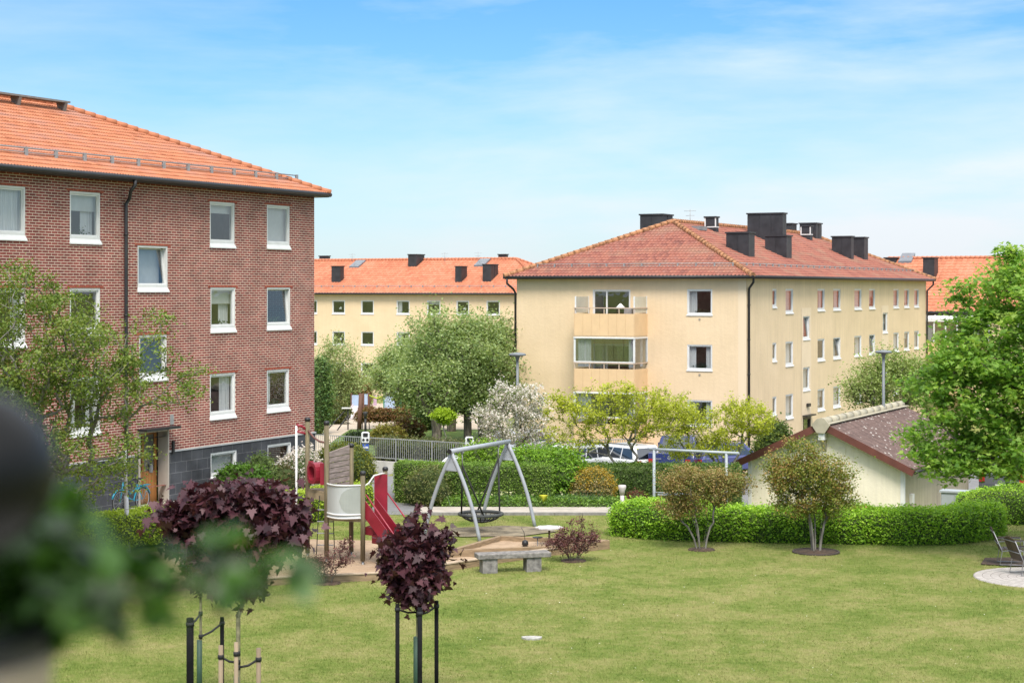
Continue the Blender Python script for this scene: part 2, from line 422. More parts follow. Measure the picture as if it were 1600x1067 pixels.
def ball_core(c, rx, ry, rz, seed, amp=.15, sc=2.0, nu=22, nv=13, zmin=None):
    V=[]
    for i in range(nv+1):
        th=math.pi*i/nv
        for j in range(nu):
            ph=2*math.pi*j/nu; V.append((math.sin(th)*math.cos(ph),math.sin(th)*math.sin(ph),math.cos(th)))
    V=np.array(V); s=1+noise3(V,seed,sc)*amp; V=V*s[:,None]*np.array([rx,ry,rz])+np.array(c)
    if zmin is not None: V[:,2]=np.maximum(V[:,2],zmin)
    Q=np.array([(i*nu+j,(i+1)*nu+j,(i+1)*nu+(j+1)%nu,i*nu+(j+1)%nu) for i in range(nv) for j in range(nu)])
    return V,Q
# ------------------------------------------------------------------ camera, light, sky
cam=bpy.data.cameras.new('camera'); co=bpy.data.objects.new('camera',cam); COL.objects.link(co)
co.location=(0,0,CZ); co.rotation_euler=(R(90),0,0)
cam.sensor_width=36; cam.lens=F/1600*36; cam.shift_y=-(533.5-HY)/1600; cam.clip_start=.1; cam.clip_end=6000
cam.dof.use_dof=True; cam.dof.focus_distance=62; cam.dof.aperture_fstop=4.0
S.camera=co
SUN_AZ=Vector((.08,-1.0)).normalized(); SUN_EL=R(52)
sd=Vector((SUN_AZ.x*math.cos(SUN_EL),SUN_AZ.y*math.cos(SUN_EL),math.sin(SUN_EL)))
sl=bpy.data.lights.new('sun','SUN'); so=bpy.data.objects.new('sun',sl); COL.objects.link(so)
sl.energy=2.35; sl.angle=R(22); sl.color=(1,.93,.84); so.rotation_euler=sd.to_track_quat('Z','Y').to_euler(); so.location=(20,-30,60)
W=bpy.data.worlds.new('World'); S.world=W; W.use_nodes=True
wn=NT(W); bg=wn.n['Background']
sky=wn.new('ShaderNodeTexSky'); sky.sky_type='NISHITA'; sky.sun_disc=False; sky.sun_elevation=SUN_EL
sky.sun_rotation=math.atan2(SUN_AZ.x,SUN_AZ.y); sky.altitude=0; sky.air_density=1.0; sky.dust_density=.35; sky.ozone_density=2.2
tc=wn.new('ShaderNodeTexCoord').outputs['Generated']
# thin cirrus streaks, a pale haze at the horizon and an added bright cloud veil, out of view, for soft white fill
sx=wn.new('ShaderNodeSeparateXYZ'); wn.link(tc,sx.inputs[0])
wv=wn.new('ShaderNodeTexNoise'); wv.inputs['Scale'].default_value=3.0; wv.inputs['Detail'].default_value=3; wn.link(tc,wv.inputs['Vector'])
va=wn.new('ShaderNodeVectorMath',operation='MULTIPLY_ADD'); wn.link(wv.outputs['Color'],va.inputs[0]); va.inputs[1].default_value=(.10,.10,.03); wn.link(tc,va.inputs[2])
mp1=wn.mapping(va.outputs[0],(2.2,2.2,11),(0,R(7),0),(.35,.0,.15))
c1=wn.noise(mp1,1.5,9,.58)
mp2=wn.mapping(va.outputs[0],(1.6,1.6,9),(0,R(6),0),(1.1,.3,.9)); c2=wn.noise(mp2,1.3,3,.5)
cl=wn.math('MULTIPLY', wn.ramp(c1,[(.38,(0,0,0)),(.72,(1,1,1))]), wn.ramp(c2,[(.38,(.15,.15,.15)),(.56,(1,1,1))]))
cl=wn.math('MULTIPLY', cl, wn.ramp(wn.math('ADD',sx.outputs[0],.5),[(.30,(.45,.45,.45)),(.62,(1.0,1.0,1.0))]))
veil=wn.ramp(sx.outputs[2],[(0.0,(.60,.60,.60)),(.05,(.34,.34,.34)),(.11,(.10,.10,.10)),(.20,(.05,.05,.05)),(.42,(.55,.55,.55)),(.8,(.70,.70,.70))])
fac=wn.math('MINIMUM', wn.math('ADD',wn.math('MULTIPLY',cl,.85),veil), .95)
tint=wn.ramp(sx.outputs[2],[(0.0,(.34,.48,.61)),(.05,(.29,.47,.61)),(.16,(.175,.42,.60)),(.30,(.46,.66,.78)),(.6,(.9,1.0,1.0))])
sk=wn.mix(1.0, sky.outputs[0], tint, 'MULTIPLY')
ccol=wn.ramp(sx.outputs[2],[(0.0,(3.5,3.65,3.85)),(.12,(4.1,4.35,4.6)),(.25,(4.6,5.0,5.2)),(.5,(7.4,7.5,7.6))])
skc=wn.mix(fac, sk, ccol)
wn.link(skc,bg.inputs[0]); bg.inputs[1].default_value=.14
S.view_settings.view_transform='Standard'; S.view_settings.look='None'; S.view_settings.exposure=.80; S.view_settings.gamma=1
S.cycles.max_bounces=6; S.cycles.transparent_max_bounces=10; S.cycles.diffuse_bounces=3; S.cycles.glossy_bounces=3
S.cycles.caustics_reflective=False; S.cycles.caustics_refractive=False

# ------------------------------------------------------------------ terrain
def sst(a,b,x): t=np.clip((np.asarray(x,float)-a)/(b-a),0,1); return t*t*(3-2*t)
U2=np.array([.8964,-.4434]); U1=np.array([.4434,.8964]); TH=math.atan2(-.4434,.8964)
B1O=(-6.91,63.3)
def YF(X): return 80-.66*(X+.28)
def H(X,Y):
    X=np.asarray(X,float);Y=np.asarray(Y,float)
    xl=(X-B1O[0])*U2[0]+(Y-B1O[1])*U2[1]; yl=(X-B1O[0])*U1[0]+(Y-B1O[1])*U1[1]
    rise=.45*(1-sst(2.9,4.8,xl))*(1-sst(1,9,yl))
    s0=60-6.5*sst(4.5,7.5,X)
    base=-1.1*sst(s0,s0+8,Y)*(1-.0*X) -.45*sst(70,78,Y)
    m=1-sst(.2,2.4,X); dy=Y-YF(X)
    return rise+base+.62*m*sst(.05,.9,dy)-sst(92,150,Y)*1.45*m-(1-m)*.5*sst(84,90,Y)-.2*(1-m)*sst(100,150,Y)
def h(x,y): return float(H(x,y))
def sheet(name, poly, off, m, res=.6, kind='structure', label=None, cat=None):
    """a convex polygon laid over the terrain"""
    xs=[p[0] for p in poly]; ys=[p[1] for p in poly]
    area=sum(poly[i][0]*poly[(i+1)%len(poly)][1]-poly[(i+1)%len(poly)][0]*poly[i][1] for i in range(len(poly)))
    if area<0: poly=poly[::-1]
    X0,X1,Y0,Y1=min(xs),max(xs),min(ys),max(ys); nx=max(1,int((X1-X0)/res)); ny=max(1,int((Y1-Y0)/res))
    gx=np.linspace(X0,X1,nx+1); gy=np.linspace(Y0,Y1,ny+1)
    V=[(x,y,0) for y in gy for x in gx]; Fq=[(j*(nx+1)+i,j*(nx+1)+i+1,(j+1)*(nx+1)+i+1,(j+1)*(nx+1)+i) for j in range(ny) for i in range(nx)]
    me=bpy.data.meshes.new(name); me.from_pydata(V,[],Fq); bm=bmesh.new(); bm.from_mesh(me)
    for i in range(len(poly)):
        a,b=poly[i],poly[(i+1)%len(poly)]; 
        if math.hypot(b[0]-a[0],b[1]-a[1])<1e-6: continue
        bmesh.ops.bisect_plane(bm, geom=bm.verts[:]+bm.edges[:]+bm.faces[:], plane_co=(a[0],a[1],0), plane_no=(b[1]-a[1],-(b[0]-a[0]),0), clear_outer=True)
    for v in bm.verts: v.co.z=h(v.co.x,v.co.y)+off
    for f in bm.faces:
        f.smooth=True
        if f.normal.z<0: f.normal_flip()
    bm.to_mesh(me); bm.free(); me.materials.append(m)
    o=link(name,me); return tag(o,label,cat,kind=kind)

m,nt,b=newmat('turf')
tcx=nt.new('ShaderNodeTexCoord').outputs['Object']
a1=nt.noise(nt.mapping(tcx,(1.1,.9,1)), .55, 7, .66); a2=nt.noise(nt.mapping(tcx,(1,1.3,1),(0,0,.4)), 3.2, 6, .7); a3=nt.noise(tcx, 60, 3, .6)
f=nt.math('ADD', nt.math('MULTIPLY',a1,.62), nt.math('MULTIPLY',a2,.38))
c=nt.ramp(f,[(.37,(.11,.165,.03)),(.46,(.165,.21,.048)),(.54,(.235,.245,.08)),(.68,(.33,.29,.13))])
c=nt.mix(.7,c,nt.ramp(a3,[(.3,(.6,.62,.55)),(.7,(1.3,1.28,1.3))]),'MULTIPLY')
nt.link(c,b.inputs['Base Color']); b.inputs['Roughness'].default_value=.95; b.inputs['Specular IOR Level'].default_value=.1
nt.link(nt.bump(nt.noise(tcx,45,5,.7),.8,.04),b.inputs['Normal']); TURF=m
m,nt,b=newmat('sand')
tcx=nt.new('ShaderNodeTexCoord').outputs['Object']
c=nt.ramp(nt.noise(tcx,1.2,7,.65),[(.3,(.25,.17,.105)),(.5,(.38,.27,.175)),(.75,(.46,.345,.235))])
nt.link(c,b.inputs['Base Color']); b.inputs['Roughness'].default_value=.95
nt.link(nt.bump(nt.noise(tcx,3.5,6,.6),.7,.12),b.inputs['Normal']); SAND=m
DIRT=mat('bare_soil',(.20,.165,.11),.95,.3,2.2,bump=.6)
MULCH=mat('bark_mulch',(.07,.045,.03),.95,.4,14,bump=1.0)
ASPH=mat('asphalt',(.19,.19,.195),.9,.08,2,bump=.3)
GRAVEL=mat('pale_gravel',(.46,.38,.29),.95,.12,1.2,bump=.4)
PARKG=mat('park_turf',(.10,.16,.022),.95,.25,1.5,bump=.5)
GROUNDM=mat('earth_and_grass',(.10,.12,.03),.95,.3,.8,bump=.5)

def axis(lo,hi,st,far):
    a=list(np.arange(lo,hi+1e-6,st)); x=hi; d=st
    while x<far: d*=1.6; x+=d; a.append(x)
    x=lo; d=st; pre=[]
    while x>-far: d*=1.6; x-=d; pre.append(x)
    return np.array(pre[::-1]+a)
gx=axis(-45,60,.7,2500); gy=axis(15,160,.7,2500)
GXX,GYY=np.meshgrid(gx,gy); Z=H(GXX,GYY); n=len(gx)
V=np.stack([GXX.ravel(),GYY.ravel(),Z.ravel()-.02],1); ii,jj=np.meshgrid(np.arange(n-1),np.arange(len(gy)-1)); q=(jj*n+ii).ravel()
tag(mesh_np('ground',V,np.stack([q,q+1,q+n+1,q+n],1),TURF,smooth=True),kind='structure')

sheet('lawn',[(-26,2),(34,2),(34,56.2),(-26,56.2)],.004,TURF,.8)
sheet('park_lawn',[(-9.3,87.6),(2.6,80.0),(2.6,104),(-9.3,104)],.05,PARKG,.7)
sheet('playground_ground',[(-36,104.2),(1,104.2),(1,149),(-36,149)],.01,GRAVEL,1.5)
sheet('footpath',[(-13.5,88.5),(-9.35,86.6),(-9.35,104.2),(-20,104.2)],.02,GRAVEL,.9)
sheet('parking_asphalt',[(-6.5,68.5),(38,62),(38,97),(3,97),(-6.5,83)],.006,ASPH,1.0)
sheet('ramp_path',[(-4.7,56.2),(-3.05,56.2),(-3.6,69.5),(-6.2,69.5)],.012,ASPH,.7)
sheet('entrance_path',[(-15.2,49),(-13,47.5),(-4.6,61.5),(-6.3,62.5)],.01,CONC,.7)
# paved garden walk with a stone kerb
mb=MB(); mb.box(-3.0,3.9,56.25,57.75,-.2,.075); tag(mb.build('garden_path',mat('path_paving',(.42,.38,.33),.9,.1,2,bump=.3)),kind='structure')
mb=MB()
for k in range(8): mb.box(-3.0+k*.863,-3.0+k*.863+.85,56.12,56.245,-.2,.09)
tag(mb.build('kerb',mat('kerb_stone',(.24,.23,.215),.9,.15,5,bump=.4),bevel=.01),kind='structure')
sheet('worn_soil_under_swing',[(-2.5,51.6),(-1.7,53.0),(-.2,53.5),(1.0,53.1),(1.3,52.2),(.3,51.3),(-1.4,51.1)],.03,DIRT,.4)
sheet('corner_mulch',[(11.9,46.0),(13.6,45.3),(15.6,46.4),(15,47.4),(12.3,47.1)],.03,MULCH,.4)

# ------------------------------------------------------------------ building helpers
class Bld:
    def __init__(s, name, O, z, label, cat='building'):
        s.O=O; s.root=empty(name,(O[0],O[1],0),TH,label,cat)
    def w(s,x,y): return (s.O[0]+x*U2[0]+y*U1[0], s.O[1]+x*U2[1]+y*U1[1])
    def loc(s,X,Y): dx,dy=X-s.O[0],Y-s.O[1]; return (dx*U2[0]+dy*U2[1], dx*U1[0]+dy*U1[1])
    def front(s,px,off=0):        # local x where pixel column px meets the plane y=off
        ox,oy=s.w(0,off); return ((px-CX)*oy-F*ox)/(F*U2[0]-(px-CX)*U2[1])
    def side(s,px,off=0):         # local y where column px meets the plane x=off
        ox,oy=s.w(off,0); return ((px-CX)*oy-F*ox)/(F*U1[0]-(px-CX)*U1[1])
    def zf(s,x,y,py): return CZ-(py-HY)/F*s.w(x,y)[1]
    def slope(s,px,py,fn):        # march along the view ray until it meets z=fn(x,y)
        lo,hi=10,400
        g=lambda D:(CZ-(py-HY)/F*D)-fn(*s.loc((px-CX)/F*D,D))
        Ds=np.linspace(s.O[1]-40,s.O[1]+60,1600); prev=g(Ds[0])
        for a,b_ in zip(Ds[:-1],Ds[1:]):
            v=g(b_)
            if prev>0>=v:
                for _ in range(30):
                    mid=(a+b_)/2
                    if g(mid)>0: a=mid
                    else: b_=mid
                X=(px-CX)/F*a; return s.loc(X,a)
            prev=v
        return None
def XF_front(y0=0): return lambda t,d,z:(t,y0-d,z)
def XF_side(x0=0): return lambda t,d,z:(x0+d,t,z)
def wall(mb,t0,t1,z0,z1,ops,depth=.16,d0=0.0):
    T=sorted({t0,t1}|{o[0] for o in ops}|{o[1] for o in ops}); Zs=sorted({z0,z1}|{o[2] for o in ops}|{o[3] for o in ops})
    T=[t for t in T if t0<=t<=t1]; Zs=[z for z in Zs if z0<=z<=z1]
    for a,b_ in zip(T[:-1],T[1:]):
        for c,d in zip(Zs[:-1],Zs[1:]):
            tm,zm=(a+b_)/2,(c+d)/2
            if any(o[0]<tm<o[1] and o[2]<zm<o[3] for o in ops): continue
            mb.quad([(a,d0,c),(b_,d0,c),(b_,d0,d),(a,d0,d)],[(a,c),(b_,c),(b_,d),(a,d)])
    for a,b_,c,d in ops:
        for p,q in (((a,c),(b_,c)),((b_,c),(b_,d)),((b_,d),(a,d)),((a,d),(a,c))):
            mb.quad([(p[0],d0,p[1]),(q[0],d0,q[1]),(q[0],d0-depth,q[1]),(p[0],d0-depth,p[1])],[(p[0],p[1]),(q[0],q[1]),(q[0]+depth,q[1]),(p[0]+depth,p[1])])
def ring(mb,t0,t1,z0,z1,w,da,db,tilt=0,wb=None):
    wb=wb or w
    def bx(a,b_,c,d):
        def dd(z): return -tilt*(z-z0)/(z1-z0)
        pts=[]
        for z in (c,d):
            for t,dp in ((a,da),(b_,da),(b_,db),(a,db)): pts.append((t,dp+dd(z),z))
        i=mb.add(pts)
        for q in ((0,3,2,1),(4,5,6,7),(0,1,5,4),(1,2,6,5),(2,3,7,6),(3,0,4,7)): mb.face([i+k for k in q])
    bx(t0,t0+w,z0,z1); bx(t1-w,t1,z0,z1); bx(t0+w,t1-w,z0,z0+wb); bx(t0+w,t1-w,z1-w,z1)
LAMPM=mat('lamp_shade_white',(.8,.8,.78),.6,.02,2)
PLANT=leafmat('indoor_plant_leaf',[(.03,.08,.02),(.06,.12,.03)])
def curtain(parent,xf,a,b_,z0,z1,d,m=CURT,name='curtain'):
    mb=MB(xf); k=max(4,int((b_-a)/.03)); pts=[]
    for i in range(k+1):
        t=a+(b_-a)*i/k; dd=d+.02*math.sin(i*1.9+a*7)
        pts.append((t,dd,z0)); pts.append((t,dd,z1))
    i0=mb.add(pts)
    for i in range(k): mb.face((i0+2*i,i0+2*i+2,i0+2*i+3,i0+2*i+1),smooth=True)
    mb.build(name,m,parent)
def window(parent,xf,t0,t1,z0,z1,style='none',tilt=0,sillh=.09,fw=.055,dep=.13,sd=.05,rs=None,mull=None,frame=WHITE,glass=GLASS):
    g=.003; mb=MB(xf); zb=z0+sillh
    ring(mb,t0+g,t1-g,zb,z1-g,fw,-.015,-dep)
    wdw=mb.build('window',frame,parent)
    if sillh>0:
        mb=MB(xf); i=mb.add([(t0-.03,0.045,z0),(t1+.03,.045,z0),(t1+.03,.045,z0+.03),(t0-.03,.045,z0+.03),(t0+g,-dep,z0),(t1-g,-dep,z0),(t1-g,-.03,zb+.02),(t0+g,-.03,zb+.02)])
        for q in ((0,1,2,3),(3,2,6,7),(0,3,7,4),(1,5,6,2),(4,5,1,0),(7,6,5,4)): mb.face([i+k for k in q])
        mb.build('sill',frame,wdw)
    mb=MB(xf); a,b_,c,d=t0+fw+g*2,t1-fw-g*2,zb+fw+g,z1-fw-g*2
    ring(mb,a,b_,c,d,.045,-.05,-.10,tilt)
    segs=[(a+.047,b_-.047)]
    if mull is not None:
        mm=a+(b_-a)*mull; mb.box(mm-.04,mm+.04,-.10,-.045,c+.046,d-.046); segs=[(a+.047,mm-.042),(mm+.042,b_-.047)]
    mb.build('sash',frame,wdw)
    for (p,q) in segs:
        mb=MB(xf); tl=tilt
        i=mb.add([(p,-.075-tl*.05,c+.04),(q,-.075-tl*.05,c+.04),(q,-.075-tl*.95,d-.04),(p,-.075-tl*.95,d-.04)]); mb.face((i,i+1,i+2,i+3)); mb.build('pane',glass,wdw)
    W_=b_-a
    dc=-.20-tilt
    if style in('side2','sides'):
        curtain(wdw,xf,a-.02,a+W_*.30,c,d,dc); curtain(wdw,xf,b_-W_*.28,b_+.02,c,d,dc)
    elif style=='left': curtain(wdw,xf,a-.02,a+W_*.33,c,d,dc)
    elif style=='right': curtain(wdw,xf,b_-W_*.45,b_+.02,c,d,dc)
    elif style=='full': curtain(wdw,xf,a-.05,b_+.05,c-.05,d+.05,dc)
    elif style=='blind':
        mb=MB(xf); mb.box(a-.05,b_+.05,dc-.01,dc,c-.03,d+.03); mb.build('roller_blind',BLIND,wdw)
    elif style=='half':
        mb=MB(xf); mb.box(a-.05,b_+.05,dc-.01,dc,c+(d-c)*.60,d+.03); mb.build('roller_blind',BLIND,wdw); curtain(wdw,xf,b_-W_*.4,b_+.02,c,d,dc-.1)
    elif style=='top':
        mb=MB(xf); mb.box(a-.05,b_+.05,dc-.01,dc,d-(d-c)*.25,d+.03); mb.build('roller_blind',BLIND,wdw)
    elif style=='lamp':
        mb=MB(xf); tm=a+W_*.55; i=mb.add([(tm-.14,dc,c+.35),(tm+.14,dc,c+.35),(tm+.05,dc-.1,c+.55),(tm-.05,dc-.1,c+.55),(tm,dc-.24,c+.35)]); mb.face((i,i+1,i+2,i+3)); mb.face((i+3,i+2,i+4)); mb.face((i,i+4,i+1)); mb.build('pendant_lamp',LAMPM,wdw)
    if style in('none','left','side2','plants','half') and W_>.5:
        r=rng(int(abs(t0*37+z0*91))+3); n=60; cc=np.stack([a+W_*(.35+.2*r.normal(size=n)*.5+.3*r.integers(0,2,n)),np.full(n,-.2)+r.normal(size=n)*.02,c+.06+np.abs(r.normal(size=n))*.08],1)
        V_,F_=leaf_geo(cc,.07,r,DIAM,.2); V_=np.array([xf(*p) for p in V_]); mesh_np('pot_plant',V_,F_,PLANT,wdw)
    return wdw
def hiproof(root,x0,x1,y0,y1,ze,run,rise,tw,th,m,seg=4,amp=.035,capm=None,gutter=BLACKM,name='roof',only=None,capr=.11):
    k=rise/run; L=math.hypot(1,k)
    allbm=bmesh.new(); uvl=allbm.loops.layers.uv.new('UVMap')
    sides={'x+':(y0,y1,lambda t,s:(x1-s,t)),'x-':(y0,y1,lambda t,s:(x0+s,t)),'y-':(x0,x1,lambda t,s:(t,y0+s)),'y+':(x0,x1,lambda t,s:(t,y1-s))}
    for key,(a,b_,fn) in sides.items():
        det = only is None or key in only; sg=seg if det else 1; tww=tw if det else .8
        nt_=int(math.ceil((b_-a)/tww))*sg; ts=a+(b_-a)*np.arange(nt_+1)/nt_; w_=(b_-a)/nt_*sg
        rows=[]; nr=int(round(run*L/th))
        for r_ in range(nr): rows.append((r_/nr*run, .038)); rows.append(((r_+.999)/nr*run, 0.0))
        bm=bmesh.new(); grid=[]
        for s_,lift in rows:
            line=[]
            for i,t in enumerate(ts):
                f=(i%sg)/sg; wz=amp*(.5-.5*math.cos(2*math.pi*f))**1.4 if sg>1 else 0
                line.append(bm.verts.new((t,s_,ze+s_*k+lift+wz)))
            grid.append(line)
        for r_ in range(len(rows)-1):
            A_,B_=grid[r_],grid[r_+1]
            for i in range(nt_): bm.faces.new((A_[i],A_[i+1],B_[i+1],B_[i]))
        ge=lambda: bm.verts[:]+bm.edges[:]+bm.faces[:]
        bmesh.ops.bisect_plane(bm,geom=ge(),plane_co=(a,0,0),plane_no=(-1,1,0),clear_outer=True)
        bmesh.ops.bisect_plane(bm,geom=ge(),plane_co=(b_,0,0),plane_no=(1,1,0),clear_outer=True)
        vm={}
        for v in bm.verts: X,Y=fn(v.co.x,v.co.y); vm[v]=(allbm.verts.new((X,Y,v.co.z)),(v.co.x,v.co.y*L))
        for fc in bm.faces:
            try: nf=allbm.faces.new([vm[v][0] for v in fc.verts])
            except ValueError: continue
            for lp,v in zip(nf.loops,fc.verts): lp[uvl].uv=vm[v][1]
            nf.smooth=False
        bm.free()
    bmesh.ops.recalc_face_normals(allbm,faces=allbm.faces)
    for fc in allbm.faces:
        if fc.normal.z<0: fc.normal_flip()
    me=bpy.data.meshes.new(name); allbm.to_mesh(me); allbm.free(); me.materials.append(m); roof=link(name,me,root)
    # ridge and hip tiles
    ax=(x0+x1)/2; zr=ze+rise+.06; A_=(ax,y0+run,zr); B_=(ax,y1-run,zr)
    mb=MB(); 
    for p,q in (((x0,y0,ze+.04),A_),((x1,y0,ze+.04),A_),((x0,y1,ze+.04),B_),((x1,y1,ze+.04),B_),(A_,B_)):
        p,q=Vector(p),Vector(q); n_=int((q-p).length/.36)
        for i in range(n_):
            a_=p+(q-p)*(i/n_); b2=p+(q-p)*((i+1.08)/n_); mb.tube([a_,b2],capr*1.12,8,True,capr*.86)
    mb.build('ridge_tiles',capm or m,roof)
    mb=MB(); 
    for p,q in (((x0,y0),(x1,y0)),((x1,y0),(x1,y1)),((x0,y1),(x1,y1)),((x0,y0),(x0,y1))):
        mb.tube([(p[0],p[1],ze-.03),(q[0],q[1],ze-.03)],.075,8)
    mb.build('gutter',gutter,root)
    mb=MB(); mb.box(x0+.04,x1-.04,y0+.04,y1-.04,ze-.12,ze-.035); mb.build('eaves_board',gutter,root)
    return roof
def snow_rail(roof,p,q,nb,m=GALV,hh=.22):
    mb=MB(); p,q=Vector(p),Vector(q); mb.tube([p+Vector((0,0,hh)),q+Vector((0,0,hh))],.022,6); mb.tube([p+Vector((0,0,hh-.12)),q+Vector((0,0,hh-.12))],.016,6)
    for i in range(nb+1):
        c=p+(q-p)*(i/nb); mb.bar(c+Vector((0,0,-.03)),c+Vector((0,0,hh+.03)),.06,.12)
    mb.build('snow_rail',m,roof)
def chimney(roof,x,y,wx,wy,zt,zb,name='chimney',m=DARKM,band=None):
    """front-right-bottom corner at (x,y); runs wx to the left and wy back"""
    mb=MB(); mb.box(x-wx,x,y,y+wy,zb,zt-.08); c=mb.build(name,m,roof)
    mb=MB(); mb.box(x-wx-.06,x+.06,y-.06,y+wy+.06,zt-.08,zt); mb.build('cap',m,c)
    mb=MB(); n_=max(1,int(wx/.62))
    for i in range(1,n_): mb.box(x-wx+wx*i/n_-.012,x-wx+wx*i/n_+.012,y-.02,y-.001,zb,zt-.09)
    n_=max(1,int(wy/.62))
    for i in range(1,n_): mb.box(x+.001,x+.02,y+wy*i/n_-.012,y+wy*i/n_+.012,zb,zt-.09)
    if mb.v: mb.build('standing_seam',m,c)
    if band:
        mb=MB(); mb.box(x-wx-.02,x+.02,y-.02,y+wy+.02,zt-.62,zt-.56); mb.box(x-.03,x+.025,y-.025,y+.04,zt-.62,zt-.08); mb.box(x-wx-.02,x-wx+.05,y-.025,y+.04,zt-.62,zt-.08); mb.build('white_band',WHITE,c)
    mb=MB(); mb.box(x-wx-.12,x+.12,y-.22,y+wy+.1,0,0.02); 
    return c

# ------------------------------------------------------------------ red brick house
BRICK=brickmat('red_brick',(.30,.080,.066),(.17,.052,.046),(.72,.58,.47),.263,.0786,.0088,bump=.6)
SLATE=brickmat('slate_cladding',(.075,.078,.088),(.055,.058,.066),(.19,.19,.20),.55,.33,.006,rough=.6,bump=.3,dirt=.2)
TILE1=tilemat('orange_roof_tile',[(.34,.12,.060),(.42,.155,.078),(.47,.185,.095),(.40,.16,.10)],.25,.36,(.30,.21,.20),.5)
B1=Bld('brick_apartment_house',B1O,0,'red brick apartment house with orange tiled roof and slate clad base','building')
r1=B1.root; LB=34.0; fs=XF_side(0)
def rectS(B,a,b_,c,d):
    t0,t1=B.side(a),B.side(b_); tm=(t0+t1)/2
    return (t0,t1,B.zf(0,tm,d),B.zf(0,tm,c))
PL=1.98
z_rows={}
wb1=[] # (op, style, tilt)
def addw(a,b_,c,d,st,tilt=0): wb1.append((rectS(B1,a,b_,c,d),st,tilt))
addw(-14,40,290,376,'full'); addw(109,157,300,382,'half'); addw(328,367,316,388,'top'); addw(417,453,321,390,'blind',.0)
addw(215,262.5,384,457,'blind',.14)
addw(-14,40,450,545,'side2'); addw(109,157,450,527,'none'); addw(329,368,449,520,'half'); addw(417,454,449,516,'none',.1)
addw(217.5,261,523,596,'none',.1)
addw(-14,40,590,690,'side2'); addw(109,157,588,682,'sides'); addw(328,368,583,655,'right'); addw(417,452,577,644,'left')
addw(-225,-168,272,366,'blind'); addw(-225,-168,450,545,'none'); addw(-225,-168,610,705,'none')
bas=[(rectS(B1,328,369,705,746.5)),(rectS(B1,417,454,692.5,731))]
door=(B1.side(215),B1.side(262),.38,B1.zf(0,B1.side(240),672))
ops=[w_[0] for w_ in wb1]+[door]
mb=MB(fs); wall(mb,-LB,0,PL,10.3,[o if o!=door else (door[0],door[1],PL-1,door[3]) for o in ops],.16)
mb2=MB(lambda t,d,z:(t,-LB-0*d,z))
# other three walls
mb.xf=lambda t,d,z:(t,0,z); wall(mb,-12.4,0,-1,10.3,[]); mb.xf=lambda t,d,z:(t,-LB,z); wall(mb,-12.4,0,-1,10.3,[]); mb.xf=lambda t,d,z:(-12.4,t,z); wall(mb,-LB,0,-1,10.3,[])
mb.build('brick_wall',BRICK,r1)
mb=MB(fs); wall(mb,-LB,.03,-1.2,PL,bas+[(door[0],door[1],-1.3,PL+.5)],.16,.03)
mb.xf=lambda t,d,z:(t,.03,z); wall(mb,-12.4,.03,-1.2,PL,[]); mb.build('slate_plinth',SLATE,r1)
mb=MB(fs)
for a,b_ in ((-LB,door[0]-.02),(door[1]+.02,.05)): mb.box(a,b_,-.002,.055,PL,PL+.045)
mb.build('plinth_ledge',mat('zinc_ledge',(.42,.43,.44),.5,.05,3),r1)
# soldier-course lintels above the windows: bright red bricks
for (o,st,tl) in wb1:
    if o[3]>PL: mb=MB(fs); mb.box(o[0]-.13,o[1]+.13,-.01,.006,o[3],o[3]+.065); mb.build('lintel',mat('lintel_brick',(.34,.085,.05),.85,.25,9,stretch=(1,1.5,1)),r1)
for o,st,tl in wb1: window(r1,fs,*o,style=st,tilt=tl,sillh=.17,dep=.17,fw=.06)
fs3=XF_side(.03)
for o in bas: window(r1,fs3,*o,style='blind' if o is bas[0] else 'none',sillh=.10,dep=.16)
# recessed doorway
dpt=.32; dj=mat('door_jamb_render',(.40,.36,.31),.9,.06,2)
mb=MB(fs); t0,t1,z0,z1=door
mb.box(t0-.0,t0+.06,-dpt,.06,z0,z1); mb.box(t1-.06,t1,-dpt,.06,z0,z1); mb.box(t0+.06,t1-.06,-dpt,.03,z1-.06,z1); mb.box(t0+.06,t1-.06,-dpt-.5,-dpt-.1,z0,z1); mb.box(t0,t1,-dpt,.6,z0-.2,z0)
mb.build('door_recess',dj,r1)
DW=mat('oiled_oak',(.40,.17,.05),.5,.2,2,stretch=(6,6,.4)); mb=MB(fs); d0=-dpt-.05
mb.box(t0+.07,t1-.07,d0-.05,d0,z0+.01,z0+1.05); dr=mb.build('front_door',DW,r1)
mb=MB(fs); mb.box(t0+.07,t0+.17,d0-.05,d0,z0+1.06,z1-.07); mb.box(t1-.17,t1-.07,d0-.05,d0,z0+1.06,z1-.07); mb.box((t0+t1)/2-.05,(t0+t1)/2+.05,d0-.05,d0,z0+1.06,z1-.17); mb.box(t0+.18,t1-.18,d0-.05,d0,z1-.16,z1-.07); mb.build('frame',DW,dr)
mb=MB(fs); mb.box(t0+.18,(t0+t1)/2-.06,d0-.03,d0-.02,z0+1.06,z1-.17); mb.box((t0+t1)/2+.06,t1-.18,d0-.03,d0-.02,z0+1.06,z1-.17); mb.build('pane',GLASS,dr)
mb=MB(fs); mb.box((t0+t1)/2+.3,(t0+t1)/2+.42,d0,d0+.05,z0+1.0,z0+1.25); mb.build('handle',GALV,dr)
mb=MB(fs); mb.box(t0-.1,t1+.12,0.065,.42,z1+.02,z1+.09); mb.build('door_canopy',BLACKM,r1)
mb=MB(fs); mb.box(t1+.12,t1+.2,.055,.12,z0+1.55,z0+1.95); mb.build('wall_lamp',BLACKM,r1)
mb=MB(fs); mb.box(t1+.10,t1+.24,.01,.05,z0+2.45,z0+2.75); mb.build('entry_panel',GALV,r1)
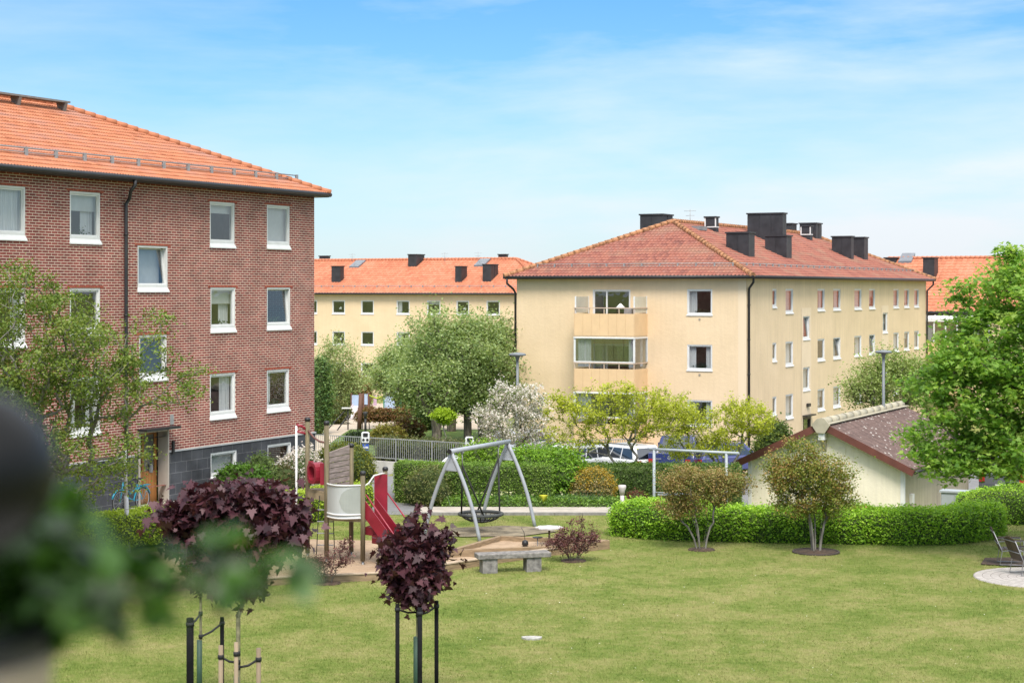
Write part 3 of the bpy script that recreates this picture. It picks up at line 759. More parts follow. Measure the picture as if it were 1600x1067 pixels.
# inner partition so the rooms read as rooms
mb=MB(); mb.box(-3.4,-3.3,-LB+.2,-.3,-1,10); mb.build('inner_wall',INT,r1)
roof1=hiproof(r1,-12.9,.5,-LB-.5,.26,10.32,6.7,2.83,.25/2,.36,TILE1,seg=4,amp=.028,capm=TILE1)
kk=2.83/6.7
snow_rail(roof1,(.5-1.0,-LB+1,10.32+kk*1.0),(.5-1.0,-.35,10.32+kk*1.0),26)
mb=MB()
for k in range(4):
    y=-6.5-k*2.2; mb.box(-5.75,-5.35,y-2.15,y,13.14,13.20)
    mb.prism([(-5.65,12.85),(-5.45,12.8),(-5.36,13.135),(-5.74,13.135)],'y',y-.25,y-.12)
mb.build('ridge_walkway',mat('walkway_steel',(.20,.19,.18),.6,.1,5),roof1)
# downpipe with its swan neck
yp=B1.side(197,.09); zt=10.25
mb=MB(); y2=B1.side(211,.5)
mb.tube([(.5,y2,zt+.02),(.5,y2,zt-.18),(.42,y2-.1,zt-.35),(.14,yp+.1,zt-.55),(.09,yp,zt-.72),(.09,yp,4),(.09,yp,.3)],.055,8)
for z in (8.6,6.2,3.8): mb.tube([(.09,yp,z),(.09,yp,z+.05)],.07,8)
mb.build('downpipe',BLACKM,r1)

# ------------------------------------------------------------------ yellow house in front of the car park
STY=stucco('yellow_render',(.75,.58,.385),.012,1.0,.08)
STS=stucco('streaked_yellow_render',(.75,.585,.385),.07,2.2,.08)
STL=stucco('pale_yellow_render',(.76,.61,.43),.03,1,.04)
TILE2=tilemat('weathered_red_tile',[(.20,.075,.058),(.27,.098,.072),(.33,.125,.085),(.27,.12,.095)],.20,.36,(.30,.22,.15),.5)
CAPT=mat('lichen_ridge_tile',(.38,.18,.085),.8,.3,5)
B2=Bld('yellow_apartment_house',(11.5,88.9),0,'pale yellow rendered apartment house with weathered red roof, dark chimneys and corner balconies')
r2=B2.root; W2,L2=12.55,37.0; ff=XF_front(0); fs=XF_side(0)
wf=[]; ws=[]
def wz(z1,hh): return (z1-hh,z1)
for k,z1 in enumerate((7.0,4.25,1.5)):
    wf.append((B2.front(1073.5),B2.front(1113),z1-1.32,z1,('left','side2','side2')[k],None))
bd=[(B2.front(926),B2.front(985),z1-1.9,z1) for z1 in (6.98,4.23,1.48)]
cols=[(1207,1213.5,1.0),(1227.5,1239.5,1.32),(1277.5,1288.7,1.25),(1302,1313.5,1.25),(1335,1346.3,1.25),(1358,1367.5,1.25),(1396,1404.5,1.25),(1413,1420.8,1.25),(1428.5,1436,1.25)]
sty=['right','full','blind','right','left','side2','full','blind','right','half']
i=0
for z1 in (7.02,4.26,1.5):
    for ci,(a,b_,hh) in enumerate(cols):
        ws.append((B2.side(a),B2.side(b_),z1-hh,z1,sty[(ci*3+int(z1*2)+i)%10],.12 if (ci,int(z1)) in ((3,4),(5,4)) else 0))
strips=[(B2.side(1252),B2.side(1267.2)),(B2.side(1377),B2.side(1388))]
sw=[]
for (a,b_),px in zip(strips,((1254.5,1265.2),(1379,1386.8))):
    for z1 in (5.55,2.8): ws.append((B2.side(px[0]),B2.side(px[1]),z1-1.3,z1,'blind',.1 if z1>5 and px[0]<1300 else 0))
sdoor=[(B2.side(1254),B2.side(1266.6),-2.1,.12),(B2.side(1379),B2.side(1387),-2.1,.12)]
mb=MB(ff); wall(mb,-W2,0,-2.6,7.62,[w_[:4] for w_ in wf]+bd,.14)
mb.build('front_wall',STY,r2)
mb=MB(fs); wall(mb,0,L2,-2.6,7.62,[w_[:4] for w_ in ws]+sdoor,.14); 
mb.xf=lambda t,d,z:(t,L2,z); wall(mb,-W2,0,-2.6,7.62,[]); mb.xf=lambda t,d,z:(-W2,t,z); wall(mb,0,L2,-2.6,7.62,[]); mb.build('side_wall',STS,r2)
for (a,b_),dd in zip(strips,sdoor):
    mb=MB(fs); lst=[w_ for w_ in ws if a<w_[0]<b_]; wall(mb,a,b_,-2.4,6.0,[w_[:4] for w_ in lst]+[dd],.02,.012); mb.build('stair_strip',STL,r2)
mb=MB(ff); mb.box(-.42,-.0,.0,.010,-2.5,7.6); mb.build('corner_strip',STL,r2)
for a,b_,c,d,st,_ in wf: window(r2,ff,a,b_,c,d,st,sillh=.06,fw=.05,dep=.12)
for a,b_,c,d,st,tl in ws: window(r2,fs,a,b_,c,d,st,tilt=tl,sillh=.10,fw=.05,dep=.13)
mb=MB(ff)
for a,b_,c,d,st,_ in wf: mb.tube([((a+b_)/2,.0,c-.17),((a+b_)/2,.03,c-.17)],.055,10)
mb.build('air_vent',mat('vent_grey',(.35,.30,.24),.6,.05,3),r2)
for a,b_,c,d in bd: window(r2,ff,a,b_,c,d,'left' if d<5 else 'lamp',sillh=0,fw=.05,dep=.12,mull=.36)
for a,b_,c,d in sdoor:
    mb=MB(fs); ring(mb,a+.01,b_-.01,c,d-.01,.12,.02,-.12); dr=mb.build('entrance_door',mat('brown_door_frame',(.075,.045,.035),.5,.1,3),r2)
    mb=MB(fs); mb.box(a+.13,b_-.13,-.08,-.06,c,d-.14); mb.build('pane',GLASS,dr)
    mb=MB(fs); mb.box(a-.08,b_+.08,.02,.3,d+.05,d+.12); mb.build('canopy',BLACKM,dr)
    mb=MB(fs); mb.box((a+b_)/2-.1,(a+b_)/2+.35,.02,.14,d+.55,d+.72); mb.build('lamp',BLACKM,dr)
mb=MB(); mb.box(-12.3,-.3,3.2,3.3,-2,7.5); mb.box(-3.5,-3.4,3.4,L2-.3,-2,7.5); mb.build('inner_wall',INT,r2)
roof2=hiproof(r2,-W2-.5,.5,-.5,L2+.5,7.64,6.775,2.95,.20,.36,TILE2,seg=4,amp=.04,capm=CAPT,capr=.14)
k2=2.95/6.775
snow_rail(roof2,(-W2+.9,-.5+1.15,7.64+k2*1.15),(-.9,-.5+1.15,7.64+k2*1.15),11,hh=.16)
snow_rail(roof2,(.5-1.15,.9,7.64+k2*1.15),(.5-1.15,L2-.6,7.64+k2*1.15),34,hh=.16)
def s2(x,y): return 7.64+k2*min(.5-x, x+W2+.5, y+.5, L2+.5-y)
def s2r(x,y): return 7.64+k2*(.5-x)
for (px,py,wa,wb,top,band) in ((1170,403,1.25,.95,362,0),(1229,405,1.25,.95,367,0),(1330,406.5,1.25,.6,368.5,0),(1350.5,407,1.1,.9,370,0),
                          (1223,389,2.15,.7,332,0),(1118,364,.62,.5,338,1),(1266,377,.62,.5,352,1)):
    q_=B2.slope(px,py,s2r)
    if q_ is None: print('chimney miss',px); continue
    x,y=q_; zt_=B2.zf(x,y,top); chimney(roof2,x,y,wa,wb,zt_,s2r(x,y)-.35,band=band)
for (x,y,wa,wb,zt_) in ((-8.45,10.2,1.35,1.6,11.25),(-6.3,27.3,.7,1.0,11.25),(-5.5,29.9,1.1,1.3,11.35)):
    chimney(roof2,x,y,wa,wb,zt_,9.0)
mb=MB(); mb.box(-6.4,-5.2,7.4,8.6,10.2,10.42); mb.build('roof_hatch',mat('lead_flashing',(.22,.22,.23),.5,.1,3),roof2)
# downpipes
mb=MB(); zt=7.6; mb.tube([(.42,-.15,zt),(.42,-.15,zt-.25),(.1,.15,zt-.55),(.08,.18,zt-.8),(.08,.18,-2.2)],.06,8)
for z in (6.2,4.5,2.8,1.0): mb.tube([(.08,.18,z),(.08,.18,z+.06)],.08,8)
mb.build('downpipe',BLACKM,r2)
mb=MB(); mb.tube([(-W2-.32,-.5,zt),(-W2-.32,-.5,zt-.3),(-W2-.1,-.2,zt-.6),(-W2-.08,.0,zt-.8),(-W2-.08,0,-2.2)],.06,8); mb.build('downpipe',BLACKM,r2)
mb=MB(); mb.tube([(.42,L2+.3,zt),(.42,L2+.3,zt-.3),(.1,L2-.1,zt-.7),(.08,L2-.12,-2.2)],.06,8); mb.build('downpipe',BLACKM,r2)
# balconies
PAN=mat('apricot_panel',(.72,.50,.28),.7,.03,2); RAILM=mat('balcony_rail',(.55,.42,.32),.5,.05,3); FROST=mat('frosted_glass',(.55,.52,.42),.3,.05,2)
bx1=B2.front(1011); bx0=B2.front(898,-1.7); bdp=1.7
for k,zfloor in enumerate((4.78,2.03,-.72)):
    mb=MB(); mb.box(bx0,bx1,-bdp,-.002,zfloor-.18,zfloor-.02); bal=mb.build('balcony',STL,r2)
    mb=MB(); z0_,z1_=zfloor-.10,zfloor+1.0
    n_=7
    for i in range(n_): mb.box(bx0+(bx1-bx0)*i/n_+.004,bx0+(bx1-bx0)*(i+1)/n_-.004,-bdp-.03,-bdp-.005,z0_,z1_)
    mb.box(bx0-.03,bx0-.005,-bdp-.03,-.005,z0_,z1_); mb.box(bx1+.005,bx1+.03,-bdp-.03,-.005,z0_,z1_); mb.build('panel',PAN,bal)
    mb=MB(); zr=z1_+.26
    mb.box(bx0-.04,bx1+.04,-bdp-.04,-bdp+.03,zr,zr+.05); mb.box(bx0-.04,bx0+.03,-bdp+.03,-.005,zr,zr+.05); mb.box(bx1-.03,bx1+.04,-bdp+.03,-.005,zr,zr+.05)
    for i in range(5): t=bx0+(bx1-bx0)*i/4; mb.box(t-.02,t+.02,-bdp-.02,-bdp+.02,z0_,zr)
    mb.build('rail',RAILM,bal)
    if k==0:
        for x in (bx0+.02,bx1-.02):
            mb=MB(); mb.box(x-.01,x+.01,-bdp+.1,-.02,z1_+.05,z1_+.85); mb.build('side_screen',FROST,bal)
            mb=MB(); mb.box(x-.03,x+.03,-bdp+.03,-bdp+.09,z1_,z1_+.87); mb.box(x-.03,x+.03,-.06,-.003,z1_,z1_+.87); mb.build('screen_post',WHITE,bal)
        mb=MB(); mb.lathe((bx0+2.2,-1.0,zfloor+1.25),[(.3,0),(.02,.26)],14); mb.build('lamp_shade',LAMPM,bal)
        mb=MB(); mb.box(bx1-.75,bx1-.35,-1.2,-.8,zfloor+.9,zfloor+1.3); mb.build('folding_chair_back',mat('grey_cloth',(.3,.28,.27),.9,.1,3),bal)
    else:
        ztop=zfloor+2.58
        mb=MB(); mb.box(bx0-.05,bx1+.05,-bdp-.06,-bdp+.04,ztop-.07,ztop); mb.box(bx0-.05,bx0+.04,-bdp+.04,-.005,ztop-.07,ztop); mb.box(bx1-.04,bx1+.05,-bdp+.04,-.005,ztop-.07,ztop)
        for x,y in ((bx0,-bdp),(bx1,-bdp),(bx0,-.05),(bx1,-.05)): mb.box(x-.05,x+.05,y-.02,y+.03,zr+.06,ztop-.07)
        mb.box(bx0+.0,bx1,-bdp-.015,-bdp+.02,zr+.055,zr+.11); mb.build('glazing_frame',WHITE,bal)
        mb=MB()
        for i in range(6): a=bx0+.05+(bx1-bx0-.1)*i/6; mb.box(a+.01,a+(bx1-bx0-.1)/6-.01,-bdp-.006,-bdp+.006,zr+.12,ztop-.08)
        mb.box(bx1-.006,bx1+.006,-bdp+.05,-.08,zr+.06,ztop-.08); mb.box(bx0-.006,bx0+.006,-bdp+.05,-.08,zr+.06,ztop-.08); mb.build('glazing',GLASS,bal)
        curtain(bal,XF_front(0),bx0+.12,bx0+.85,zfloor+1.1,ztop-.1,bdp-.12); curtain(bal,XF_front(0),bx1-.35,bx1-.08,zfloor+1.1,ztop-.1,bdp-.12); curtain(bal,XF_side(bx1-.1),-.7,-.35,zfloor+1.1,ztop-.1,0)

# ------------------------------------------------------------------ far yellow house on the left
TILE3=tilemat('bright_orange_tile',[(.43,.145,.078),(.50,.185,.10),(.56,.22,.13)],.30,.40)
B3=Bld('far_yellow_house',(3.1,151.7),0,'long pale yellow house with bright orange roof beyond the round trees and playground')
r3=B3.root; ff=XF_front(0); L3=48.0
o3=[]
allc=[(519,539),(564,584),(619.5,640),(667,688),(713,733),(760,781),(806,824)]
x_l=B3.front(478); x_l2=B3.front(440)
for z1 in (6.03,3.28,.53):
    for a,b_ in allc: 
        if b_<800: o3.append((B3.front(a),B3.front(b_),z1-1.27,z1))
    o3.append((x_l,x_l+1.2,z1-1.27,z1)); o3.append((x_l2,x_l2+1.2,z1-1.27,z1))
mb=MB(ff); wall(mb,-L3,0,-3.4,6.62,o3,.14)
mb.xf=lambda t,d,z:(0,t,z); wall(mb,0,12,-3.4,6.62,[]); mb.xf=lambda t,d,z:(-L3,t,z); wall(mb,0,12,-3.4,6.62,[]); mb.xf=lambda t,d,z:(t,12,z); wall(mb,-L3,0,-3.4,6.62,[]); mb.build('wall',STY,r3)
for i,o in enumerate(o3): window(r3,ff,*o,style=('lamp','none','left','top')[i%4],sillh=.08,fw=.06,dep=.12)
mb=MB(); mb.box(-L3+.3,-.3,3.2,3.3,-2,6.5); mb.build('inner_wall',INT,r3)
roof3=hiproof(r3,-L3-.5,.5,-.5,12.5,6.62,6.5,3.0,.30,.40,TILE3,seg=3,amp=.05,only=('y-','x+'),capr=.13) if False else None
def gableroof_hip_x(root,x0,x1,y0,y1,ze,run,rise,tw,th,m,name='roof'):
    """hipped roof whose ridge runs along x: reuse hiproof with the axes swapped"""
    sub=empty('tmp'); rf=hiproof(sub,y0,y1,x0,x1,ze,run,rise,tw,th,m,seg=3,amp=.05,only=('x-','x+','y-','y+'),capr=.13)
    objs=[o for o in sub.children]
    def swap(me):
        co_=np.zeros(len(me.vertices)*3); me.vertices.foreach_get('co',co_); co_=co_.reshape(-1,3)[:,[1,0,2]]; me.vertices.foreach_set('co',co_.ravel()); me.flip_normals(); me.update()
    for o in objs:
        swap(o.data)
        for c in o.children: swap(c.data)
        o.parent=root
    bpy.data.objects.remove(sub); return rf
roof3=gableroof_hip_x(r3,-L3-.5,.5,-.5,12.5,6.64,6.5,3.0,.30,.40,TILE3)
k3=3.0/6.5
def s3(x,y): return 6.64+k3*(y+.5)
snow_rail(roof3,(-L3+1,.6,6.64+k3*1.1),(-.9,.6,6.64+k3*1.1),40,hh=.16)
for (px,py,wa,wb,top) in ((532,441.5,.95,.6,415.5),(721,441.5,.62,1.05,415.5),(767,440.5,.8,1.4,412.5),(650.5,417.5,.85,1.5,397)):
    q_=B3.slope(px,py,s3)
    if q_: chimney(roof3,q_[0],q_[1],wa,wb,B3.zf(q_[0],q_[1],top),s3(*q_)-.3)
FLASH=mat('skylight_metal',(.16,.17,.19),.35,.1,3)
for px,py in ((560,419),(756,417)):
    q_=B3.slope(px,py,s3)
    x,y=q_; mb=MB(); i=mb.add([(x-1.0,y,s3(x,y)+.16),(x,y,s3(x,y)+.16),(x,y+1.3,s3(x,y+1.3)+.16),(x-1.0,y+1.3,s3(x,y+1.3)+.16),(x-1.0,y,s3(x,y)-.05),(x,y,s3(x,y)-.05),(x,y+1.3,s3(x,y+1.3)-.05),(x-1,y+1.3,s3(x,y+1.3)-.05)])
    for q in ((0,1,2,3),(4,5,1,0),(5,6,2,1),(6,7,3,2),(7,4,0,3)): mb.face([i+k for k in q])
    sky_=mb.build('skylight',FLASH,roof3)
    mb=MB(); i=mb.add([(x-.9,y+.1,s3(x,y+.1)+.17),(x-.1,y+.1,s3(x,y+.1)+.17),(x-.1,y+1.2,s3(x,y+1.2)+.17),(x-.9,y+1.2,s3(x,y+1.2)+.17)]); mb.face((i,i+1,i+2,i+3)); mb.build('pane',GLASS,sky_)
for px,w_,tp in ((506,.9,399.5),(785,.75,397)):
    x=B3.front(px,8.5); chimney(roof3,x+w_/2,8.4,w_,.5,B3.zf(x,8.4,tp),8.5,band=0)

# ------------------------------------------------------------------ house at the far right
B4=Bld('far_right_house',(50.0,120.7),0,'yellow house with glazed balcony half hidden behind the large bright green tree')
r4=B4.root; L4=34; Zoff=5.3
bq=B4.loc(31.2,130.0)
def ret4(px): return B4.front(px)
mb=MB(ff); o4=[]
for z1 in (4.6,1.9):
    for t in (-19.2,-16,-11,-8,-4): o4.append((t,t+1.3,z1-1.3,z1))
wall(mb,-L4,0,-3,5.35,o4,.14); mb.xf=lambda t,d,z:(-L4,t,z); wall(mb,0,14,-3,5.35,[]); mb.xf=lambda t,d,z:(0,t,z); wall(mb,0,14,-3,5.35,[]); mb.xf=lambda t,d,z:(t,14,z); wall(mb,-L4,0,-3,5.35,[]); mb.build('wall',STY,r4)
for o in o4: window(r4,ff,*o,style='left',sillh=.08,fw=.06,dep=.12)
mb=MB(); mb.box(-L4+.3,-.3,3.2,3.3,-2,5.2); mb.build('inner_wall',INT,r4)
roof4=gableroof_hip_x(r4,-L4-.5,.5,-.5,14.5,5.37,7.5,3.95,.40,.46,TILE3)
def s4(x,y): return 5.37+3.95/7.5*(y+.5)
for (px,py,wa,wb,top) in ((1460,440,.85,1.2,402),(1400,412,.9,1.0,402)):
    q_=B4.slope(px,py,s4)
    if q_: chimney(roof4,q_[0],q_[1],wa,wb,B4.zf(q_[0],q_[1],top),s4(*q_)-.3)
q_=B4.slope(1424,412,s4)
if q_:
    x,y=q_; mb=MB(); i=mb.add([(x-1,y,s4(x,y)+.2),(x,y,s4(x,y)+.2),(x,y+1.2,s4(x,y+1.2)+.2),(x-1,y+1.2,s4(x,y+1.2)+.2),(x-1,y,s4(x,y)-.1),(x,y,s4(x,y)-.1),(x,y+1.2,s4(x,y+1.2)-.1),(x-1,y+1.2,s4(x,y+1.2)-.1)])
    for q in ((0,1,2,3),(4,5,1,0),(5,6,2,1),(6,7,3,2),(7,4,0,3)): mb.face([i+k for k in q])
    mb.build('skylight',FLASH,roof4)
xa,xb=B4.front(1450),B4.front(1521)
for zfl in (2.2,-.5):
    mb=MB(); mb.box(xa,xb,-1.6,-.003,zfl-.2,zfl); bal=mb.build('balcony',STL,r4)
    mb=MB(); mb.box(xa,xb,-1.64,-1.605,zfl-.1,zfl+1.0); mb.box(xa-.04,xa-.003,-1.64,-.003,zfl-.1,zfl+1.0); mb.build('panel',PAN,bal)
    if zfl>0:
        mb=MB()
        for i in range(5): t=xa+(xb-xa)*i/4; mb.box(t-.05,t+.05,-1.62,-1.54,zfl+1.01,zfl+2.5)
        mb.box(xa-.1,xb+.1,-1.7,-1.6,zfl+2.5,zfl+2.66); mb.build('glazing_frame',WHITE,bal)
        mb=MB(); i=mb.add([(xa-.1,-1.7,zfl+2.67),(xb+.1,-1.7,zfl+2.67),(xb+.1,-.003,zfl+3.0),(xa-.1,-.003,zfl+3.0)]); mb.face((i,i+1,i+2,i+3))
        for k in range(6): t=xa+(xb-xa)*k/5; mb.bar((t,-1.7,zfl+2.71),(t,-.01,zfl+3.04),.06,.06)
        mb.build('balcony_roof',OFFW,bal)
        mb=MB(); mb.box(xa+.06,xb-.06,-1.59,-1.58,zfl+1.02,zfl+2.49); mb.build('glazing',GLASS,bal)
        curtain(bal,XF_front(0),xa+.1,xa+.7,zfl+1.05,zfl+2.45,1.45)

# ------------------------------------------------------------------ garage
B5=Bld('garage',(13.41,62.0),0,'low cream garage with moss-spotted red corrugated roof and pale ridge cap behind the clipped hedge','garage')
r5=B5.root; gz=-1.5; ez=.97; w5=B5.front(1170); l5=10.2
CREAM=stucco('cream_render',(.80,.74,.60),.05,.8,.06); CREAMS=stucco('stained_shaded_cream_render',(.46,.41,.29),.14,.8,.1)  # side wall: stains plus tree shade, both put into its darker colour
pk=(w5/2, ez+.47*(-w5/2))
mb=MB(); i=mb.add([(w5,0,gz),(0,0,gz),(0,0,ez),(pk[0],0,pk[1]),(w5,0,ez)]); mb.face((i,i+1,i+2,i+3,i+4),[(w5,gz),(0,gz),(0,ez),pk,(w5,ez)])
i=mb.add([(w5,l5,gz),(0,l5,gz),(0,l5,ez),(pk[0],l5,pk[1]),(w5,l5,ez)]); mb.face((i,i+1,i+2,i+3,i+4)); mb.quad([(w5,0,gz),(w5,l5,gz),(w5,l5,ez),(w5,0,ez)]); mb.build('gable_wall',CREAM,r5)
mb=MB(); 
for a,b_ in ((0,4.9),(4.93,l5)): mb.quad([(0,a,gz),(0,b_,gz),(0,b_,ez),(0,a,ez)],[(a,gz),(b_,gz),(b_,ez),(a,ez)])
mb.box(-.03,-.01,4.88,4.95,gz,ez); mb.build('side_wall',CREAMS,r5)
m,nt,b=newmat('corrugated_fibre_cement')
tcx=nt.new('ShaderNodeTexCoord').outputs['Object']
vo=nt.new('ShaderNodeTexVoronoi'); vo.inputs['Scale'].default_value=5.5; nt.link(tcx,vo.inputs['Vector'])
sp=nt.math('MULTIPLY',nt.ramp(vo.outputs['Distance'],[(.16,(1,1,1)),(.26,(0,0,0))]),nt.ramp(nt.noise(tcx,1.2,3),[(.34,(0,0,0)),(.52,(1,1,1))]))
c=nt.mix(1.0,nt.ramp(nt.noise(nt.mapping(tcx,(1,2,1)),2,6),[(.3,(.085,.055,.05)),(.7,(.17,.115,.10))]),nt.ramp(nt.noise(tcx,20,3),[(.3,(.8,.8,.8)),(.7,(1.2,1.2,1.2))]),'MULTIPLY')
c=nt.mix(nt.math('MULTIPLY',sp,.8),c,(.55,.52,.48)); nt.link(c,b.inputs['Base Color']); b.inputs['Roughness'].default_value=.9; CORR=m
CR=mat('red_barge_paint',(.13,.042,.03),.6,.1,3); RC=mat('beige_ridge_cap',(.40,.365,.275),.85,.12,2)
th_=math.atan(.47); oh=.42; Lr=(-w5/2+oh)
mb=MB(); y0_,y1_=-.4,l5+.4; ny=int((y1_-y0_)/.13)*4; nrow=5
for sgn in (1,-1):
    grid=[]
    for r_ in range(nrow*2):
        s_=(r_//2+(r_%2)*.999)/nrow*Lr; lift=.0 if r_%2==0 else -.018
        zz=pk[1]+.09-.47*s_+ (.02 if r_%2 else 0)
        row=[]
        for i in range(ny+1):
            y=y0_+(y1_-y0_)*i/ny; row.append((pk[0]+sgn*s_,y,zz+.022*math.sin(i*math.pi/2)))
        grid.append(mb.add(row))
    for a,b_ in zip(grid[:-1],grid[1:]):
        for i in range(ny): mb.face((a+i,a+i+1,b_+i+1,b_+i))
rf5=mb.build('roof',CORR,r5,smooth=False)
for sgn in (1,-1):
    mb=MB(); a=(pk[0],-.40,pk[1]-.0); c=(pk[0]+sgn*(Lr+.02),-.40,pk[1]-.0-.47*(Lr+.02))
    mb.bar(a,c,.035,.24); mb.build('barge_board',CR,rf5); mb=MB(); mb.bar((a[0],l5+.4,a[2]),(c[0],l5+.4,c[2]),.035,.2); mb.build('barge_board',CR,rf5)
mb=MB()
for i in range(12):
    y=-.44+i*(l5+.9)/12; mb.tube([(pk[0],y,pk[1]+.10),(pk[0],y+(l5+.9)/12+.03,pk[1]+.10)],.17,12,True,.145)
for sgn in (1,-1): mb.bar((pk[0]+sgn*.20,-.42,pk[1]+.06),(pk[0]+sgn*.20,l5+.42,pk[1]+.06),.22,.03)
mb.prism([(pk[0]-.14,pk[1]-.26),(pk[0]+.14,pk[1]-.26),(pk[0]+.33,pk[1]+.02),(pk[0]+.13,pk[1]+.24),(pk[0]-.13,pk[1]+.24),(pk[0]-.33,pk[1]+.02)],'y',-.50,-.44)
mb.build('ridge_cap',RC,rf5)
mb=MB(); mb.box(pk[0]-.11,pk[0]+.11,-.42,-.002,pk[1]-.50,pk[1]-.27); mb.build('beam_end',WHITE,r5)
mb=MB(); mb.prism([(-.36,pk[1]-.51),(-.003,pk[1]-.51),(-.003,pk[1]-.95)],'x',pk[0]-.07,pk[0]+.07); mb.build('bracket',RC,r5)
mb=MB(); mb.box(-.11,.015,-.025,-.003,gz,ez); mb.box(.003,.025,-.003,.12,gz,ez); mb.build('corner_board',WHITE,r5); mb=MB(); mb.box(w5-.015,w5+.11,-.025,-.003,gz,ez); mb.build('corner_board',WHITE,r5)
xv=B5.front(1316); zv=B5.zf(xv,0,706); mb=MB(); mb.box(xv-.12,xv+.12,-.02,-.003,zv-.12,zv+.12); mb.build('vent_grille',CREAM,r5)
mb=MB(); yv=B5.side(1422); mb.box(.003,.12,yv-.14,yv+.14,-.42,-.08); mb.build('meter_box',OFFW,r5)
mb=MB(); mb.tube([(.45,-.3,ez-.20),(.45,l5+.3,ez-.20)],.06,8); mb.build('gutter',BLACKM,r5)

# roof aerials
def aerial(B,roof,x,y,zb,hh):
    mb=MB(); mb.tube([(x,y,zb),(x,y,zb+hh)],.018,5); mb.tube([(x-.35,y,zb+hh-.1),(x+.35,y,zb+hh-.1)],.01,4); mb.tube([(x-.25,y,zb+hh-.35),(x+.25,y,zb+hh-.35)],.01,4); mb.build('aerial',GALV,roof)
for px in (545,690,742): xa_=B3.front(px,5); aerial(B3,roof3,xa_,5.6,9.2,1.1)
aerial(B2,roof2,-6.3,8.9,10.3,1.1)
# ------------------------------------------------------------------ play tower
PYEL=mat('tower_floor_wood',(.34,.27,.17),.8,.15,3); CAPB=BLACKM
GREYPAN=mat('light_grey_panel',(.44,.46,.45),.5,.04,2); DGREY=mat('grey_oval_panel',(.33,.35,.32),.5,.05,2)
PLANKM=mat('grey_brown_planks',(.31,.245,.225),.8,.2,3,stretch=(1,1,9),bump=.3)
pt=empty('play_tower',(-4.4,46.8,0),0,'wooden climbing tower with grey curved panel and dark red stairs in the sand','play tower')
def L_(x,y,z=0): return (x+4.4,y-46.8,z)
PA=(-5.34,47.3); PB=(-4.74,46.3); PC=(-4.22,47.55); PD=(-3.78,45.9); PE=(-3.31,47.3)
for (x,y),hh in ((PA,3.62),(PB,3.60),(PC,2.92),(PD,2.36),(PE,2.33)):
    mb=MB(); mb.tube([L_(x,y,.12),L_(x,y,hh)],.062,10); po=mb.build('post',WOODG,pt)
    mb=MB(); mb.lathe(L_(x,y,hh+.002),[(.075,-.06),(.078,.0),(.05,.035)],10); mb.build('cap',CAPB,po)
    mb=MB(); mb.tube([L_(x,y,-.2),L_(x,y,.118)],.03,8); mb.build('steel_foot',GALV,po)
mb=MB(); P4=[L_(*q)[:2] for q in (PB,PD,PE,PC)]; mb.prism(P4,'z',1.10,1.17); mb.build('lower_platform',PYEL,pt)
P3=[L_(*q)[:2] for q in (PA,PB,PC)]; mb=MB(); mb.prism(P3,'z',1.74,1.81); mb.bar(L_(*PA,1.66),L_(*PB,1.66),.05,.16); mb.bar(L_(*PB,1.66),L_(*PC,1.66),.05,.16); mb.build('upper_platform',PYEL,pt)
# curved grey panel bulging from post B to post D
def bulge(a,b_,k,f): 
    x=a[0]+(b_[0]-a[0])*f; y=a[1]+(b_[1]-a[1])*f; dx,dy=b_[0]-a[0],b_[1]-a[1]; L=math.hypot(dx,dy); nx,ny=dy/L,-dx/L
    s_=math.sin(math.pi*f)*k; return (x+nx*s_, y+ny*s_)
mb=MB(); N_=16; rows=[]
for f in range(N_+1):
    x,y=bulge(PB,PD,.30,f/N_); x2,y2=bulge(PB,PD,.27,f/N_); rows.append(mb.add([L_(x,y,1.22),L_(x,y,2.02),L_(x2,y2,2.02),L_(x2,y2,1.22)]))
for a,b_ in zip(rows[:-1],rows[1:]):
    for j in range(4): mb.face((a+j,b_+j,b_+(j+1)%4,a+(j+1)%4),smooth=False)
mb.build('curved_panel',GREYPAN,pt)
mb=MB(); # darker oval half on the panel
for f in range(8,N_):
    f0,f1=f/N_,(f+1)/N_
    def hz(f_): u=max(0,min(1,(f_-.5)/.48)); return .37*math.sqrt(max(0,1-(1-u)**2))
    pts=[]
    for ff_,sg in ((f0,-1),(f1,-1),(f1,1),(f0,1)):
        x,y=bulge(PB,PD,.304,ff_); pts.append(L_(x,y,1.64+sg*hz(ff_)))
    mb.quad(pts)
mb.build('oval_inset',DGREY,pt)
for z in (2.04,1.30,1.21):
    mb=MB(); mb.tube([L_(*bulge(PB,PD,.32,f/12),z) for f in range(13)],.022,6); mb.build('rim_tube',WHITE,pt)
mb=MB(); mb.tube([L_(PD[0]+.05,PD[1]+.1,2.02),L_(PD[0]+.12,PD[1]+.35,2.05),L_(PD[0]+.22,PD[1]+.75,2.2),L_(PE[0]-.05,PE[1]-.25,2.22),L_(PE[0],PE[1]-.03,2.2)],.02,6); mb.build('handrail',OFFW,pt)
